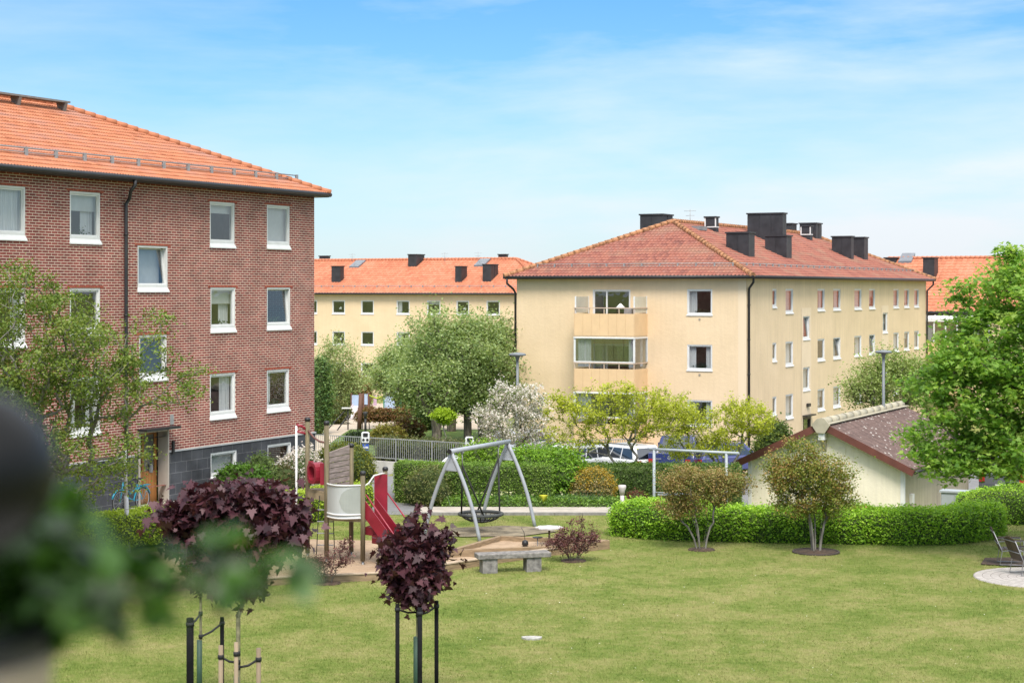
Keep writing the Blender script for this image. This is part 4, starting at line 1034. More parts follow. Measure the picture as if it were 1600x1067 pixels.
# plank wall B-C rising to the right
mb=MB(); v=Vector((PC[0]-PB[0],PC[1]-PB[1],0)); 
nb=7
for i in range(nb):
    z0_=1.86+i*.14; z1_=z0_+.120; a=.10; b_=.90; za=z1_+.0; zb_=z1_+ (.10 if i==nb-1 else 0)
    p=[(PB[0]+v.x*a,PB[1]+v.y*a),(PB[0]+v.x*b_,PB[1]+v.y*b_)]
    nx,ny=v.y,-v.x; L=math.hypot(nx,ny); nx,ny=nx/L*.02,ny/L*.02
    pts=[L_(p[0][0]+nx,p[0][1]+ny,z0_),L_(p[1][0]+nx,p[1][1]+ny,z0_),L_(p[1][0]+nx,p[1][1]+ny,zb_),L_(p[0][0]+nx,p[0][1]+ny,za),L_(p[0][0]-nx,p[0][1]-ny,z0_),L_(p[1][0]-nx,p[1][1]-ny,z0_),L_(p[1][0]-nx,p[1][1]-ny,zb_),L_(p[0][0]-nx,p[0][1]-ny,za)]
    k=mb.add(pts)
    for q in ((0,1,2,3),(7,6,5,4),(3,2,6,7),(0,4,5,1),(1,5,6,2),(0,3,7,4)): mb.face([k+j for j in q])
mb.build('plank_wall',PLANKM,pt)
# red crawl ring between A and B
mb=MB(); c=Vector(L_((PA[0]+PB[0])/2,(PA[1]+PB[1])/2,2.26)); d=Vector((PB[0]-PA[0],PB[1]-PA[1],0)).normalized(); nrm=Vector((d.y,-d.x,0))
N_=20
def rp(r,a,off): 
    ca,sa=math.cos(a),math.sin(a); e=.78; rr=r/((abs(ca)**3+abs(sa)**3)**(1/3))*.92
    return c+d*rr*ca+Vector((0,0,1))*rr*sa+nrm*off
ra=[]
for k in range(N_):
    a=2*math.pi*k/N_; ra.append(mb.add([rp(.30,a,.16),rp(.30,a,-.12),rp(.20,a,-.12),rp(.20,a,.16)]))
for k in range(N_):
    a,b_=ra[k],ra[(k+1)%N_]
    for j in range(4): mb.face((a+j,b_+j,b_+(j+1)%4,a+(j+1)%4),smooth=False)
mb.build('crawl_ring',RED,pt)
mb=MB(); 
for sgn in (-1,1): mb.bar(c+d*sgn*.44+Vector((0,0,-.30)),c+d*sgn*.44+Vector((0,0,.30)),.26,.015) if False else None
for sgn in (-1,1): mb.bar(c+d*sgn*.36+Vector((0,0,-.28)),c+d*sgn*.36+Vector((0,0,.28)),.14,.03)
mb.build('ring_panel',RED,pt)
# fireman's pole and its arm, arch tube
mb=MB(); mb.tube([L_(-5.62,47.2,0),L_(-5.62,47.2,3.45)],.03,8); mb.build('sliding_pole',WHITE,pt)
mb=MB(); mb.tube([L_(-5.62,47.2,3.46),L_(-5.5,47.25,3.44),L_(PA[0],PA[1],3.32)],.035,8); mb.tube([L_(-5.62,47.2,3.30),L_(PA[0],PA[1],3.22)],.03,8); mb.build('pole_arm',RED,pt)
mb=MB(); mb.tube([L_(PA[0],PA[1],3.34),L_(-5.15,47.0,3.16),L_(-4.95,46.65,3.08),L_(PB[0],PB[1],3.08)],.028,8); mb.build('arch_tube',mat('brown_tube',(.16,.07,.06),.5,.1,4),pt)
# rope ladder
mb=MB()
for o in (0,.36): mb.tube([L_(-4.95+o,46.55-.1*o,1.7),L_(-4.98+o*1.1,46.5,1.0),L_(-5.02+o*1.35,46.4,0.02)],.012,5)
mb.build('ladder_rope',RUBBER,pt)
mb=MB()
for z in (.45,.75,1.05,1.35): mb.tube([L_(-5.0,46.46,z),L_(-4.58,46.42,z)],.017,6)
mb.build('rung',GALV,pt)
# stairs: from edge D-E towards +x
sdir=Vector((.72,-.694,0)); e0=Vector(L_(*PD)); e1=Vector(L_(*PE)); across=(e1-e0)
REDD=mat('dark_red_tread',(.16,.012,.02),.5,.1,3)
ns=5
for i in range(ns):
    z=1.17-(i+1)*.195; a=sdir*(.02+i*.26); mb=MB()
    q0=e0+a+across*.07; q1=e0+a+across*.50; q2=q1+sdir*.30; q3=q0+sdir*.30
    k=mb.add([(q0.x,q0.y,z-.20),(q3.x,q3.y,z-.20),(q2.x,q2.y,z-.20),(q1.x,q1.y,z-.20),(q0.x,q0.y,z),(q3.x,q3.y,z),(q2.x,q2.y,z),(q1.x,q1.y,z)])
    for q in ((0,3,2,1),(4,5,6,7),(0,1,5,4),(1,2,6,5),(2,3,7,6),(3,0,4,7)): mb.face([k+j for j in q])
    mb.build('step',REDD,pt)
for f in (.05,.52):
    mb=MB(); o=e0+across*f; t_=across.normalized()*.018
    for sgn in (1,): 
        pts=[]
        for w_ in (-1,1):
            for (u,z) in ((0,1.24),(0,1.68),(1.45,.50),(1.45,.06)): p=o+sdir*u+t_*w_; pts.append((p.x,p.y,z))
        k=mb.add(pts)
        for q in ((0,1,2,3),(7,6,5,4),(0,4,5,1),(1,5,6,2),(2,6,7,3),(3,7,4,0)): mb.face([k+j for j in q])
    mb.build('stair_side',RED,pt)
mb=MB(); o=e0+across*.80
p=o; mb.bar((p.x,p.y,1.2),(p.x,p.y,2.2),.34,.03); mb.build('entry_panel',RED,pt)
mb=MB(); o=e0+across*.10; mb.tube([(o.x+.02,o.y,1.78),(o.x+sdir.x*1.45,o.y+sdir.y*1.45,.55)],.02,6); o=e0+across*.98; mb.tube([(o.x,o.y,1.78),(o.x+sdir.x*1.5,o.y+sdir.y*1.5,.5),(o.x+sdir.x*1.5,o.y+sdir.y*1.5,.0)],.02,6); mb.build('stair_rail',mat('red_tube',(.30,.03,.05),.4,.05,3),pt)

# ------------------------------------------------------------------ sand pit
sheet('play_sand_floor',[(-14,40.9),(-11,41.15),(-5.45,42.95),(-3.05,43.65),(-.75,45.95),(-1.61,47.1),(-3.3,50.3),(-14,50.6)],.02,SAND,.4) if False else None
def flatpoly(name,poly,z,m,disp=0,seed=1):
    """an irregular (possibly concave) outline filled with a fine, gently heaped surface"""
    me=bpy.data.meshes.new(name); bm=bmesh.new()
    vs=[bm.verts.new((x,y,z)) for x,y in poly]; bm.faces.new(vs)
    bmesh.ops.triangulate(bm,faces=bm.faces[:])
    for _ in range(5): bmesh.ops.subdivide_edges(bm,edges=[e for e in bm.edges if e.calc_length()>.35],cuts=1,use_grid_fill=True); 
    bmesh.ops.triangulate(bm,faces=bm.faces[:])
    co_=np.array([v.co[:] for v in bm.verts]); nz=noise3(co_,seed,2.5)*disp+noise3(co_*4,seed+1,2.5)*disp*.4
    bd=set(v for e in bm.edges if e.is_boundary for v in e.verts)
    for v,dz in zip(bm.verts,nz): v.co.z+= 0 if v in bd else dz
    for f in bm.faces:
        f.smooth=True
        if f.normal.z<0: f.normal_flip()
    bm.to_mesh(me); bm.free(); me.materials.append(m); return link(name,me)
OUT=[(-15,40.4),(-11,41.15),(-7.8,42.05),(-5.45,42.95),(-3.05,43.65),(-.75,45.95),(1.15,47.8)]
PIT=[(-1.61,47.0),(-.33,49.7),(2.6,48.9),(1.15,47.8)]
tag(flatpoly('play_sand',[(-15,40.4),(-11,41.15),(-7.8,42.05),(-5.45,42.95),(-3.05,43.65),(-.75,45.95),(1.0,47.66),(-1.61,47.0),(-2.6,49.2),(-3.6,50.2),(-6,50.4),(-9,50.5),(-15,50.2)],.045,SAND,.03,4),kind='structure')
tag(flatpoly('sandbox_sand',PIT,.12,SAND,.05,9),kind='structure')
sp=empty('sand_pit_edging',(-3.05,43.65,0),0,'pale timber board edging around the play sand, running along the lawn','edging')
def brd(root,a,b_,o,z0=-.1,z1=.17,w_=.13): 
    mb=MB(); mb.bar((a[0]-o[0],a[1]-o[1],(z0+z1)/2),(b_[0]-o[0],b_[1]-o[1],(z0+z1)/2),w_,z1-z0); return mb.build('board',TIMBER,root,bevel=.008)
LITTOP=mat('lit_top_timber',(.44,.34,.24),.8,.12,3,stretch=(2,2,9))  # added thin strip: lit board tops and darker faces painted as two colours
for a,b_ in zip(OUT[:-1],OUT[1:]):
    b0=brd(sp,a,b_,(-3.05,43.65)); mb=MB(); mb.bar((a[0]+3.05,a[1]-43.65,.185),(b_[0]+3.05,b_[1]-43.65,.185),.17,.028); mb.build('lit_top_strip',LITTOP,sp)
mb=MB(); mb.cbox((1.15+3.05,47.8-43.65,.06),.16,.16,.34,.7); mb.build('corner_block',TIMBER,sp)
sb=empty('raised_sandbox',(.4,48.3,0),0,'raised wooden sandbox filled with sand between the swing and the stone bench','sandbox')
for a,b_ in zip(PIT,PIT[1:]+PIT[:1]): brd(sb,a,b_,(.4,48.3),-.05,.24,.13)
# play tables and bucket
t1_=empty('play_table',(1.0,48.55,.1),0,'white flower-shaped play table on a post in the sandbox','play table')
mb=MB(); poly=[((.36+.03*math.cos(8*a))*math.cos(a),(.36+.03*math.cos(8*a))*math.sin(a)) for a in [2*math.pi*k/48 for k in range(48)]]; mb.prism(poly,'z',.50,.535); mb.build('table_top',mat('pink_white_top',(.58,.55,.54),.5,.02,2),t1_)
mb=MB(); mb.tube([(0,0,-.05),(0,0,.5)],.028,8); mb.build('leg',WOODG,t1_)
t2_=empty('small_play_table',(.68,48.15,.1),0,'small dark round table beside the white flower-shaped play table','play table')
mb=MB(); mb.lathe((0,0,.30),[(.13,0),(.14,.02)],16); mb.build('table_top',BLACKM,t2_); mb=MB(); mb.tube([(0,0,-.05),(0,0,.3)],.015,6); mb.build('leg',GALV,t2_)
bk=empty('toy_sieve',(.35,48.35,.14),0,'round black toy scoop with a thin handle lying in the sandbox','toy')
mb=MB(); mb.lathe((0,0,0),[(.05,0),(.09,.06),(.08,.14),(.04,.17)],12); mb.build('bowl',BLACKM,bk); mb=MB(); mb.tube([(0,0,.15),(-.03,0,.38),(-.1,.02,.5)],.008,5); mb.build('handle',BLACKM,bk)

# ------------------------------------------------------------------ nest swing
sw_=empty('nest_swing',(-.9,52.3,0),0,'grey arched steel swing frame with a large black nest seat','swing')
q=lambda x,y,z:(x+.9,y-52.3,z)
ap=[(-1.69,50.7),(-.12,53.9)]; off=Vector((.80,-.40,0))
zt=2.45
for (x,y) in ap:
    for sgn in (-1,1):
        mb=MB(); pts=[]
        for k in range(11):
            f=k/10; bow=.13*math.sin(math.pi*f); o=off*sgn*(f+bow*.9); pts.append(q(x+o.x*1.0,y+o.y*1.0,zt*(1-f)-.03+(.0)))
        mb.tube(pts,.054,10); mb.build('leg',GREYP,sw_)
    mb=MB(); z=1.93; mb.tube([q(x-off.x*.30,y-off.y*.30,z),q(x+off.x*.30,y+off.y*.30,z)],.022,6); mb.build('brace',GREYP,sw_)
    mb=MB(); a=off*.27; k=mb.add([q(x-a.x,y-a.y,1.95),q(x+a.x,y+a.y,1.95),q(x+a.x*.1,y+a.y*.1,2.42),q(x-a.x*.1,y-a.y*.1,2.42)]); mb.face((k,k+1,k+2,k+3)); gp=mb.build('gusset_plate',GREYP,sw_); gp.modifiers.new('t','SOLIDIFY').thickness=.02
mb=MB(); d=Vector((1.57,3.2,0)).normalized(); a=Vector((-1.69,50.7,0))-d*.12; b_=Vector((-.12,53.9,0))+d*.10; mb.tube([q(a.x,a.y,2.47),q(b_.x,b_.y,2.47)],.068,12); be=mb.build('crossbeam',GREYP,sw_)
mb=MB(); c=a-d*.03; mb.tube([q(c.x,c.y,2.47),q(a.x,a.y,2.47)],.07,12); mb.build('end_cap',BLACKM,be)
for f in (.18,.82):
    p=Vector((-1.69,50.7,0)).lerp(Vector((-.12,53.9,0)),f); mb=MB(); mb.tube([q(p.x,p.y,2.42),q(p.x,p.y,2.02)],.018,6); mb.lathe(q(p.x,p.y,2.36),[(.05,0),(.05,.05)],8); mb.build('hanger_chain',GALV,sw_)
    mb=MB(); 
    for sg in (-1,1):
        ang=(math.pi if f<.5 else 0)+sg*.62; dx=d*math.cos(ang)*.62+Vector((d.y,-d.x,0))*math.sin(ang)*.62
        mb.tube([q(p.x,p.y,2.02),q(-.905+dx.x,52.3+dx.y,.53)],.025,6)
    mb.build('rope',RUBBER,sw_)
mb=MB(); mb.tube([(.62*math.cos(a_),.62*math.sin(a_),.52) for a_ in [2*math.pi*k/28 for k in range(28)]],.05,8,closed=True); nest=mb.build('nest_ring',mat('dark_grey_foam',(.055,.06,.06),.8,.1,8),sw_)
mb=MB(); rr=[(.60,.50),(.48,.40),(.33,.33),(.15,.29),(.03,.28)]; rings=[mb.add([(r_*math.cos(2*math.pi*j/24),r_*math.sin(2*math.pi*j/24),z) for j in range(24)]) for r_,z in rr]
for a_,b2 in zip(rings[:-1],rings[1:]):
    for j in range(24): mb.face((a_+j,a_+(j+1)%24,b2+(j+1)%24,b2+j))
nt_=mb.build('net',RUBBER,nest); wf_=nt_.modifiers.new('w','WIREFRAME'); wf_.thickness=.03; 

# ------------------------------------------------------------------ stone bench
GRAN=mat('grey_granite',(.21,.195,.18),.85,.25,9,bump=.7,bscale=30)
bn=empty('stone_bench',(.02,44.95,0),R(14),'long grey granite bench on two block legs at the edge of the sand','bench')
mb=MB(); mb.box(-.93,.93,-.24,.24,.36,.48); mb.build('seat',GRAN,bn,bevel=.015)
for x in (-.62,.50):
    mb=MB(); mb.box(x-.19,x+.19,-.19,.19,-.05,.358); mb.build('leg',GRAN,bn,bevel=.012)

# ------------------------------------------------------------------ carpet-beating frame, bin, bollards, cabinet
cf=empty('clothes_frame',(5.4,56.3,0),0,'pale steel carpet-hanging frame with one long horizontal bar behind the brownish shrub','frame')
a=(XD(1022,57)-5.4,.7); b_=(XD(1135,55.8)-5.4,-.5)
for p in (a,b_): mb=MB(); mb.tube([(p[0],p[1],-.9),(p[0],p[1],1.95)],.045,8); mb.build('post',mat('pale_steel',(.36,.40,.43),.45,.06,4),cf)
dv=Vector((b_[0]-a[0],b_[1]-a[1],0)).normalized(); mb=MB(); mb.tube([(a[0]-dv.x*.15,a[1]-dv.y*.15,1.97),(b_[0]+dv.x*.42,b_[1]+dv.y*.42,1.97)],.042,8); mb.build('crossbar',MATS['pale_steel'],cf)
mb=MB(); mb.tube([(a[0],a[1],.62),(b_[0],b_[1],.62)],.022,6); mb.tube([(a[0]+.1,a[1]-.1,.55),(a[0]+.8,a[1]-.2,.55)],.03,6); mb.build('lower_rail',MATS['pale_steel'],cf)
BINM=mat('cream_bin_paint',(.50,.38,.19),.6,.05,2)
bi=empty('grit_bin',(4.15,53.9,-.36),0,'cream wooden storage bin with a sloping lid behind the left end of the clipped hedge','bin')
mb=MB(); mb.box(-.62,.62,-.4,.4,-.2,.78); mb.build('body',BINM,bi)
mb=MB(); k=mb.add([(-.68,-.46,.785),(.68,-.46,.785),(.68,.46,1.02),(-.68,.46,1.02),(-.68,-.46,.83),(.68,-.46,.83),(.68,.46,1.065),(-.68,.46,1.065)])
for q_ in ((0,3,2,1),(4,5,6,7),(0,1,5,4),(1,2,6,5),(2,3,7,6),(3,0,4,7)): mb.face([k+j for j in q_])
mb.prism([(-.4,.781),(.4,.781),(.4,.98)],'x',-.6,.6); mb.build('lid',mat('pale_bin_lid',(.52,.43,.27),.6,.04,2),bi)
def bollard(x,y,hh,label,m=OFFW,z0=None):
    o=empty('bollard_lamp',(x,y,h(x,y) if z0 is None else z0),0,label,'bollard')
    mb=MB(); mb.tube([(0,0,-.1),(0,0,hh*.68)],.065,10); mb.build('post',m,o)
    mb=MB(); mb.lathe((0,0,hh*.68),[(.07,0),(.09,hh*.15),(.12,hh*.22),(.12,hh*.32),(.02,hh*.33)],14); mb.build('lamp_head',m,o)
bollard(XD(972,56.05),56.0,.95,'small pale bollard lamp standing beside the cream storage bin',mat('pale_lilac_paint',(.55,.50,.50),.5,.05,3))
ub=empty('utility_cabinet',(14.45,59.0,-.80),R(-25),'grey steel utility cabinet beside the garage end behind the clipped hedge','cabinet')
ug=mat('cabinet_grey',(.33,.36,.37),.5,.05,3)
mb=MB(); mb.box(-.42,.42,-.25,.25,-.2,1.20); mb.build('body',ug,ub,bevel=.01)
mb=MB(); mb.box(-.47,.47,-.3,.3,1.202,1.26); mb.build('top',ug,ub); mb=MB(); mb.box(.02,.40,-.262,-.252,.1,1.12); mb.box(-.40,-.0,-.262,-.252,.1,1.12); mb.build('door',ug,ub)

# lamp posts
def lamp(px,D,ytop,label,headr=.34):
    x=XD(px,D); g=h(x,D); zt=CZ-(ytop-HY)*D/F; o=empty('street_lamp',(x,D,g),0,label,'street lamp','disc-headed lamp posts'); Hh=zt-g
    lm=mat('lamp_grey',(.17,.185,.20),.45,.08,3)
    mb=MB(); mb.tube([(0,0,-.1),(0,0,Hh*.5),(0,0,Hh-.28)],.062,10,True,.052); mb.build('pole',lm,o)
    mb=MB(); mb.lathe((0,0,Hh-.28),[(.05,0),(.07,.08),(.10,.16),(headr*.9,.20),(headr,.23),(headr*.8,.28),(.05,.31)],22); mb.build('lamp_head',lm,o)
lamp(808.5,68,552,'slim grey street lamp with flat disc head in front of the yellow corner and blossom')
lamp(1380.5,70,548,'slim grey street lamp with flat disc head rising behind the garage roof')
o=empty('steel_pole',(XD(197,47.5),47.5,0),0,'plain light grey steel pole standing in front of the bicycle and hedge','pole')
mb=MB(); mb.tube([(0.07,0,-.1),(0,0,1.6)],.058,10); mb.build('lower_tube',mat('light_grey_pole',(.50,.50,.52),.5,.06,3),o)
mb=MB(); mb.tube([(0,0,1.6),(-.03,0,2.78)],.046,10); mb.lathe((-.03,0,2.78),[(.05,0),(.03,.03)],10); mb.build('upper_tube',MATS['light_grey_pole'],o)

# ------------------------------------------------------------------ fence, retaining wall, chargers
def fence(P0,P1,z0,zt,label,seg=2.05):
    v=Vector((P1[0]-P0[0],P1[1]-P0[1],0)); L=v.length; ang=math.atan2(v.y,v.x); fe=empty('railing',(P0[0],P0[1],z0),ang,label,'railing'); hh=zt-z0; n_=max(1,round(L/seg)); s_=L/n_
    for i in range(n_+1): mb=MB(); mb.box(i*s_-.022,i*s_+.022,-.03,.03,-.3,hh+.01); mb.build('post',GALV,fe)
    for i in range(n_):
        mb=MB(); a,b_=i*s_+.024,(i+1)*s_-.024; mb.box(a,b_,-.02,.02,hh-.04,hh); mb.box(a,b_,-.02,.02,.10,.14); k=int((b_-a)/.115)
        for j in range(1,k): t=a+(b_-a)*j/k; mb.box(t-.011,t+.011,-.008,.008,.14,hh-.04)
        mb.build('rail_panel',GALV,fe)
    return fe
fence((-10.5,YF(-10.5)+.1),(-.2,YF(-.2)+.1),-.92,.12,'long galvanised bar railing on the low concrete wall beyond the play area')
fence((.2,84.2),(5.6,86.2),-1.3,-.1,'short galvanised bar railing behind the parked silver cars')
rw=empty('retaining_wall',(-7.3,YF(-7.3),-1.5),math.atan2(-.66,1),'low pale concrete retaining wall under the bar railing','wall')
Lw=8.7; mb=MB()
for i in range(6): mb.box(i*Lw/6+.006,(i+1)*Lw/6-.006,-.12,.12,-.3,.56)
mb.build('concrete_block',CONC,rw); 
cs=mat('charger_white',(.70,.71,.71),.35,.03,3); blue=mat('blue_sign',(.02,.08,.42),.4,.05,3)
def charger(px,D,ytop,label):
    x=XD(px,D); g=h(x,D); zt=CZ-(ytop-HY)*D/F; o=empty('charging_post',(x,D,g),R(4),label,'charging post','electric car charging posts'); Hh=zt-g
    mb=MB(); mb.box(-.055,.055,-.04,.04,-.1,Hh-.45); mb.build('post',GALV,o)
    hd=[(-.17,Hh-.5),(.17,Hh-.5),(.19,Hh-.25),(.19,Hh-.06),(.13,Hh),(-.13,Hh),(-.19,Hh-.06),(-.19,Hh-.25)]
    mb=MB(); mb.prism(hd,'y',-.12,.08); he=mb.build('charger_head',cs,o,bevel=.02)
    mb=MB(); mb.prism([(-.10,Hh-.22),(.10,Hh-.22),(.12,Hh-.08),(.08,Hh-.05),(-.08,Hh-.05),(-.12,Hh-.08)],'y',-.14,-.121); mb.build('screen',BLACKM,he)
    for sx_ in (-.09,.09):
        mb=MB(); mb.tube([(sx_,-.121,Hh-.36),(sx_,-.15,Hh-.36)],.06,14); mb.build('socket',BLACKM,he)
    mb=MB(); mb.box(-.15,.15,-.07,-.045,Hh-.86,Hh-.56); sg=mb.build('blue_sign',blue,o)
    mb=MB()
    for k,w_ in ((-.105,.05),(-.045,.02),(.0,.03),(.05,.05),(.105,.04)): mb.box(k-w_/2,k+w_/2,-.076,-.071,Hh-.77,Hh-.67)
    mb.build('number_marks',WHITE,sg)
charger(571,83.8,674.5,'white electric charging post with blue number sign at the gap left of the long railing')
charger(733.5,79.6,682,'white electric charging post with blue number sign behind the near end of the swing beam')

# ------------------------------------------------------------------ cars
TYRE=RUBBER; RIM=mat('alloy_rim',(.35,.36,.38),.35,.1,5,metal=.6); TAIL=mat('tail_light_red',(.35,.02,.02),.25,.05,3); LITE=mat('head_light_clear',(.6,.62,.64),.15,.03,3); PLATE=mat('number_plate',(.7,.7,.68),.5,.02,3); TRIM=mat('black_trim',(.03,.03,.032),.6,.1,4)
def paint(name,c): return mat(name,c,.28,.02,2,coat=.8)
def car(x,y,rz,L,Wd,Ht,m,label,kind='estate',group='cars in the car park',clear=.0):
    o=empty('parked_car',(x,y,h(x,y)+.006),rz,label,'car',group); hw=Wd/2; f,b_=L/2,-L/2; wb=L*.29; rw_=.33 if Ht<1.7 else .38
    belt=Ht*.60; wy=(wb,-wb*.98)
    def arc(cy): return [(cy+ (rw_+.06)*math.cos(a),rw_+ (rw_+.06)*math.sin(a)) for a in [math.pi*k/8 for k in range(9)]]
    low=.22+clear
    sil=[(b_+.03,low+.1),(b_,Ht*.36),(b_+.04,belt-.04)]
    if kind=='pickup': sil=[(b_+.02,low+.15),(b_,.9),(b_+.02,1.30)]; belt=1.34
    top=[(b_+.12,belt)] if kind!='pickup' else [(b_+.06,1.32),(-L*.12,1.34)]
    top+=[(f-L*.26,belt+.01),(f-.25,belt*.82),(f-.06,belt*.70),(f,Ht*.36),(f-.04,low)]
    poly=sil+top
    poly+=[(p[0],max(p[1],low)) for p in arc(wy[0])]+[(p[0],max(p[1],low)) for p in arc(wy[1])]
    mb=MB(); mb.prism(poly,'x',-hw,hw); body=mb.build('body',m,o); bv=body.modifiers.new('b','BEVEL'); bv.width=.05; bv.segments=3; bv.limit_method='ANGLE'; bv.angle_limit=R(25)
    # cabin
    cb=(b_+.10,f-L*.27) if kind!='pickup' else (-L*.12,f-L*.27)
    rt=(b_+(.42 if kind!='box' else .15),f-L*.27-.75) if kind!='pickup' else (-L*.12+.22,f-L*.27-.7)
    iw=hw-.03; ir=hw-.20
    def hull(e,z0,z1):
        return [(-iw-e,cb[0]-e,z0),(iw+e,cb[0]-e,z0),(iw+e,cb[1]+e,z0),(-iw-e,cb[1]+e,z0),(-ir-e,rt[0]-e,z1),(ir+e,rt[0]-e,z1),(ir+e,rt[1]+e,z1),(-ir-e,rt[1]+e,z1)]
    mb=MB(); k=mb.add(hull(0,belt-.06,Ht)); 
    for q_ in ((0,3,2,1),(4,5,6,7),(0,1,5,4),(1,2,6,5),(2,3,7,6),(3,0,4,7)): mb.face([k+j for j in q_])
    c_=mb.build('cabin',m,o); bv=c_.modifiers.new('b','BEVEL'); bv.width=.07; bv.segments=3
    Hh=[Vector(p) for p in hull(.012,belt-.06,Ht)]
    def pane(i0,i1,i2,i3,u0,u1,v0,v1,name,n_=1):
        for s_ in range(n_):
            a=u0+(u1-u0)*s_/n_+(.012 if s_ else 0); b2=u0+(u1-u0)*(s_+1)/n_-(.012 if s_<n_-1 else 0)
            bi_=lambda u,v: (Hh[i0]*(1-u)+Hh[i1]*u)*(1-v)+(Hh[i3]*(1-u)+Hh[i2]*u)*v
            mb=MB(); mb.quad([bi_(a,v0),bi_(b2,v0),bi_(b2,v1),bi_(a,v1)]); mb.build(name,CARGL,c_)
    pane(0,1,5,4,.10,.90,.18,.86,'rear_window'); pane(3,2,6,7,.06,.94,.16,.9,'windscreen')
    nn=3 if kind!='pickup' else 2
    pane(1,2,6,5,.07,.90,.18,.84,'side_window',nn); pane(0,3,7,4,.07,.90,.18,.84,'side_window',nn)
    if kind in('estate','suv'):
        for sx_ in (-1,1): mb=MB(); mb.tube([(sx_*(ir-.03),rt[0]+.2,Ht+.05),(sx_*(ir-.03),rt[1]-.1,Ht+.05)],.018,6); mb.build('roof_rail',TRIM,c_)
    for cy in wy:
        for sx_ in (-1,1):
            mb=MB(); mb.tube([(sx_*(hw-.20),cy,rw_),(sx_*(hw+.01),cy,rw_)],rw_,20); w2=mb.build('wheel',TYRE,o)
            mb=MB(); mb.tube([(sx_*(hw-.02),cy,rw_),(sx_*(hw+.022),cy,rw_)],rw_*.62,16); mb.build('rim',RIM,w2)
    for sx_ in (-1,1):
        mb=MB(); mb.cbox((sx_*(hw-.13),b_-.0,Ht*.50),.22,.06,.20 if kind!='suv' else .36); mb.build('tail_light',TAIL,body)
        mb=MB(); mb.cbox((sx_*(hw-.20),f-.05,Ht*.44),.36,.10,.14); mb.build('headlight',LITE,body)
        mb=MB(); mb.cbox((sx_*(hw+.10),cb[1]-.25,belt+.08),.2,.09,.13); mb.build('wing_mirror',m,body)
        for dy in (.1,-L*.18): mb=MB(); mb.cbox((sx_*(hw+.006),dy,belt-.16),.02,.16,.025); mb.build('door_handle',TRIM,body)
    mb=MB(); mb.box(-hw*.94,hw*.94,b_-.035,b_+.1,low+.04,low+.26); mb.build('rear_bumper',TRIM if kind!='estate' else m,body)
    mb=MB(); mb.box(-hw*.92,hw*.92,f-.1,f+.03,low+.02,low+.2); mb.build('front_bumper',TRIM,body)
    mb=MB(); mb.box(-hw*.5,hw*.5,f-.02,f+.015,Ht*.36,Ht*.45); mb.build('grille',TRIM,body)
    for yy,e in ((b_,-.045),(f,.035)): mb=MB(); mb.box(-.26,.26,yy+min(e,0)*1.1,yy+max(e,0)*1.1,low+.27,low+.38); mb.build('number_plate',PLATE,body)
    return o,body,b_
CARGL=GLASS if False else CARGLASS
th=TH
car(XD(888,81),81.5,TH+R(180)-R(16),4.6,1.82,1.52,paint('silver_paint',(.50,.52,.54)),'silver estate car with large windscreen parked behind the arching green shrub','estate')
car(XD(968,82),82.3,R(38),4.4,1.78,1.56,paint('white_car_paint',(.74,.75,.75)),'white hatchback with orange-red tail light parked left of the dark blue pickup','suv')
NB=paint('dark_blue_paint',(.018,.03,.13))
o,body,rb=car(XD(1066,81),82.4,R(-15),5.2,1.90,1.92,NB,'dark blue pickup with round silver badge on its tailgate','pickup',clear=.1)
mb=MB(); mb.tube([(0,rb-.012,1.12),(0,rb+.01,1.12)],.085,20); bd_=mb.build('badge',mat('badge_silver',(.55,.56,.58),.25,.05,3,metal=.7),body)
mb=MB(); mb.tube([(0,rb-.016,1.12),(0,rb-.013,1.12)],.062,18); mb.build('badge_centre',mat('badge_dark',(.10,.12,.16),.3,.05,3),bd_)
mb=MB()
for k in range(8): mb.box(-.72+k*.045,-.69+k*.045,rb-.012,rb+.01,1.04,1.09)
mb.build('lettering',MATS['badge_silver'],body)
car(XD(1142,83),83.4,R(-60),4.5,1.8,1.55,paint('violet_blue_paint',(.07,.08,.22)),'blue estate car parked to the right of the dark blue pickup','estate')
car(XD(822,80),84.3,TH,4.4,1.78,1.50,paint('pale_silver_paint',(.42,.44,.50)),'pale silver car parked behind the white blossom tree','estate')
car(XD(714,75.5),75.8,R(72),4.3,1.76,1.5,paint('bright_white_paint',(.78,.79,.80)),'white car half hidden behind the swing beam','hatch')
car(XD(778,76),75.6,R(12),4.2,1.76,1.48,paint('cobalt_paint',(.03,.035,.22)),'deep blue car showing between the swing frame and the blossom tree','hatch')
car(20.25,72.3,R(-32),4.6,1.85,1.72,paint('graphite_paint',(.10,.11,.12)),'dark grey off-road car parked beyond the garage under the large green tree','suv')
car(23.0,80.0,TH,4.5,1.85,1.60,paint('black_car_paint',(.02,.02,.024)),'black car at the right edge beyond the rounded hedge','suv')

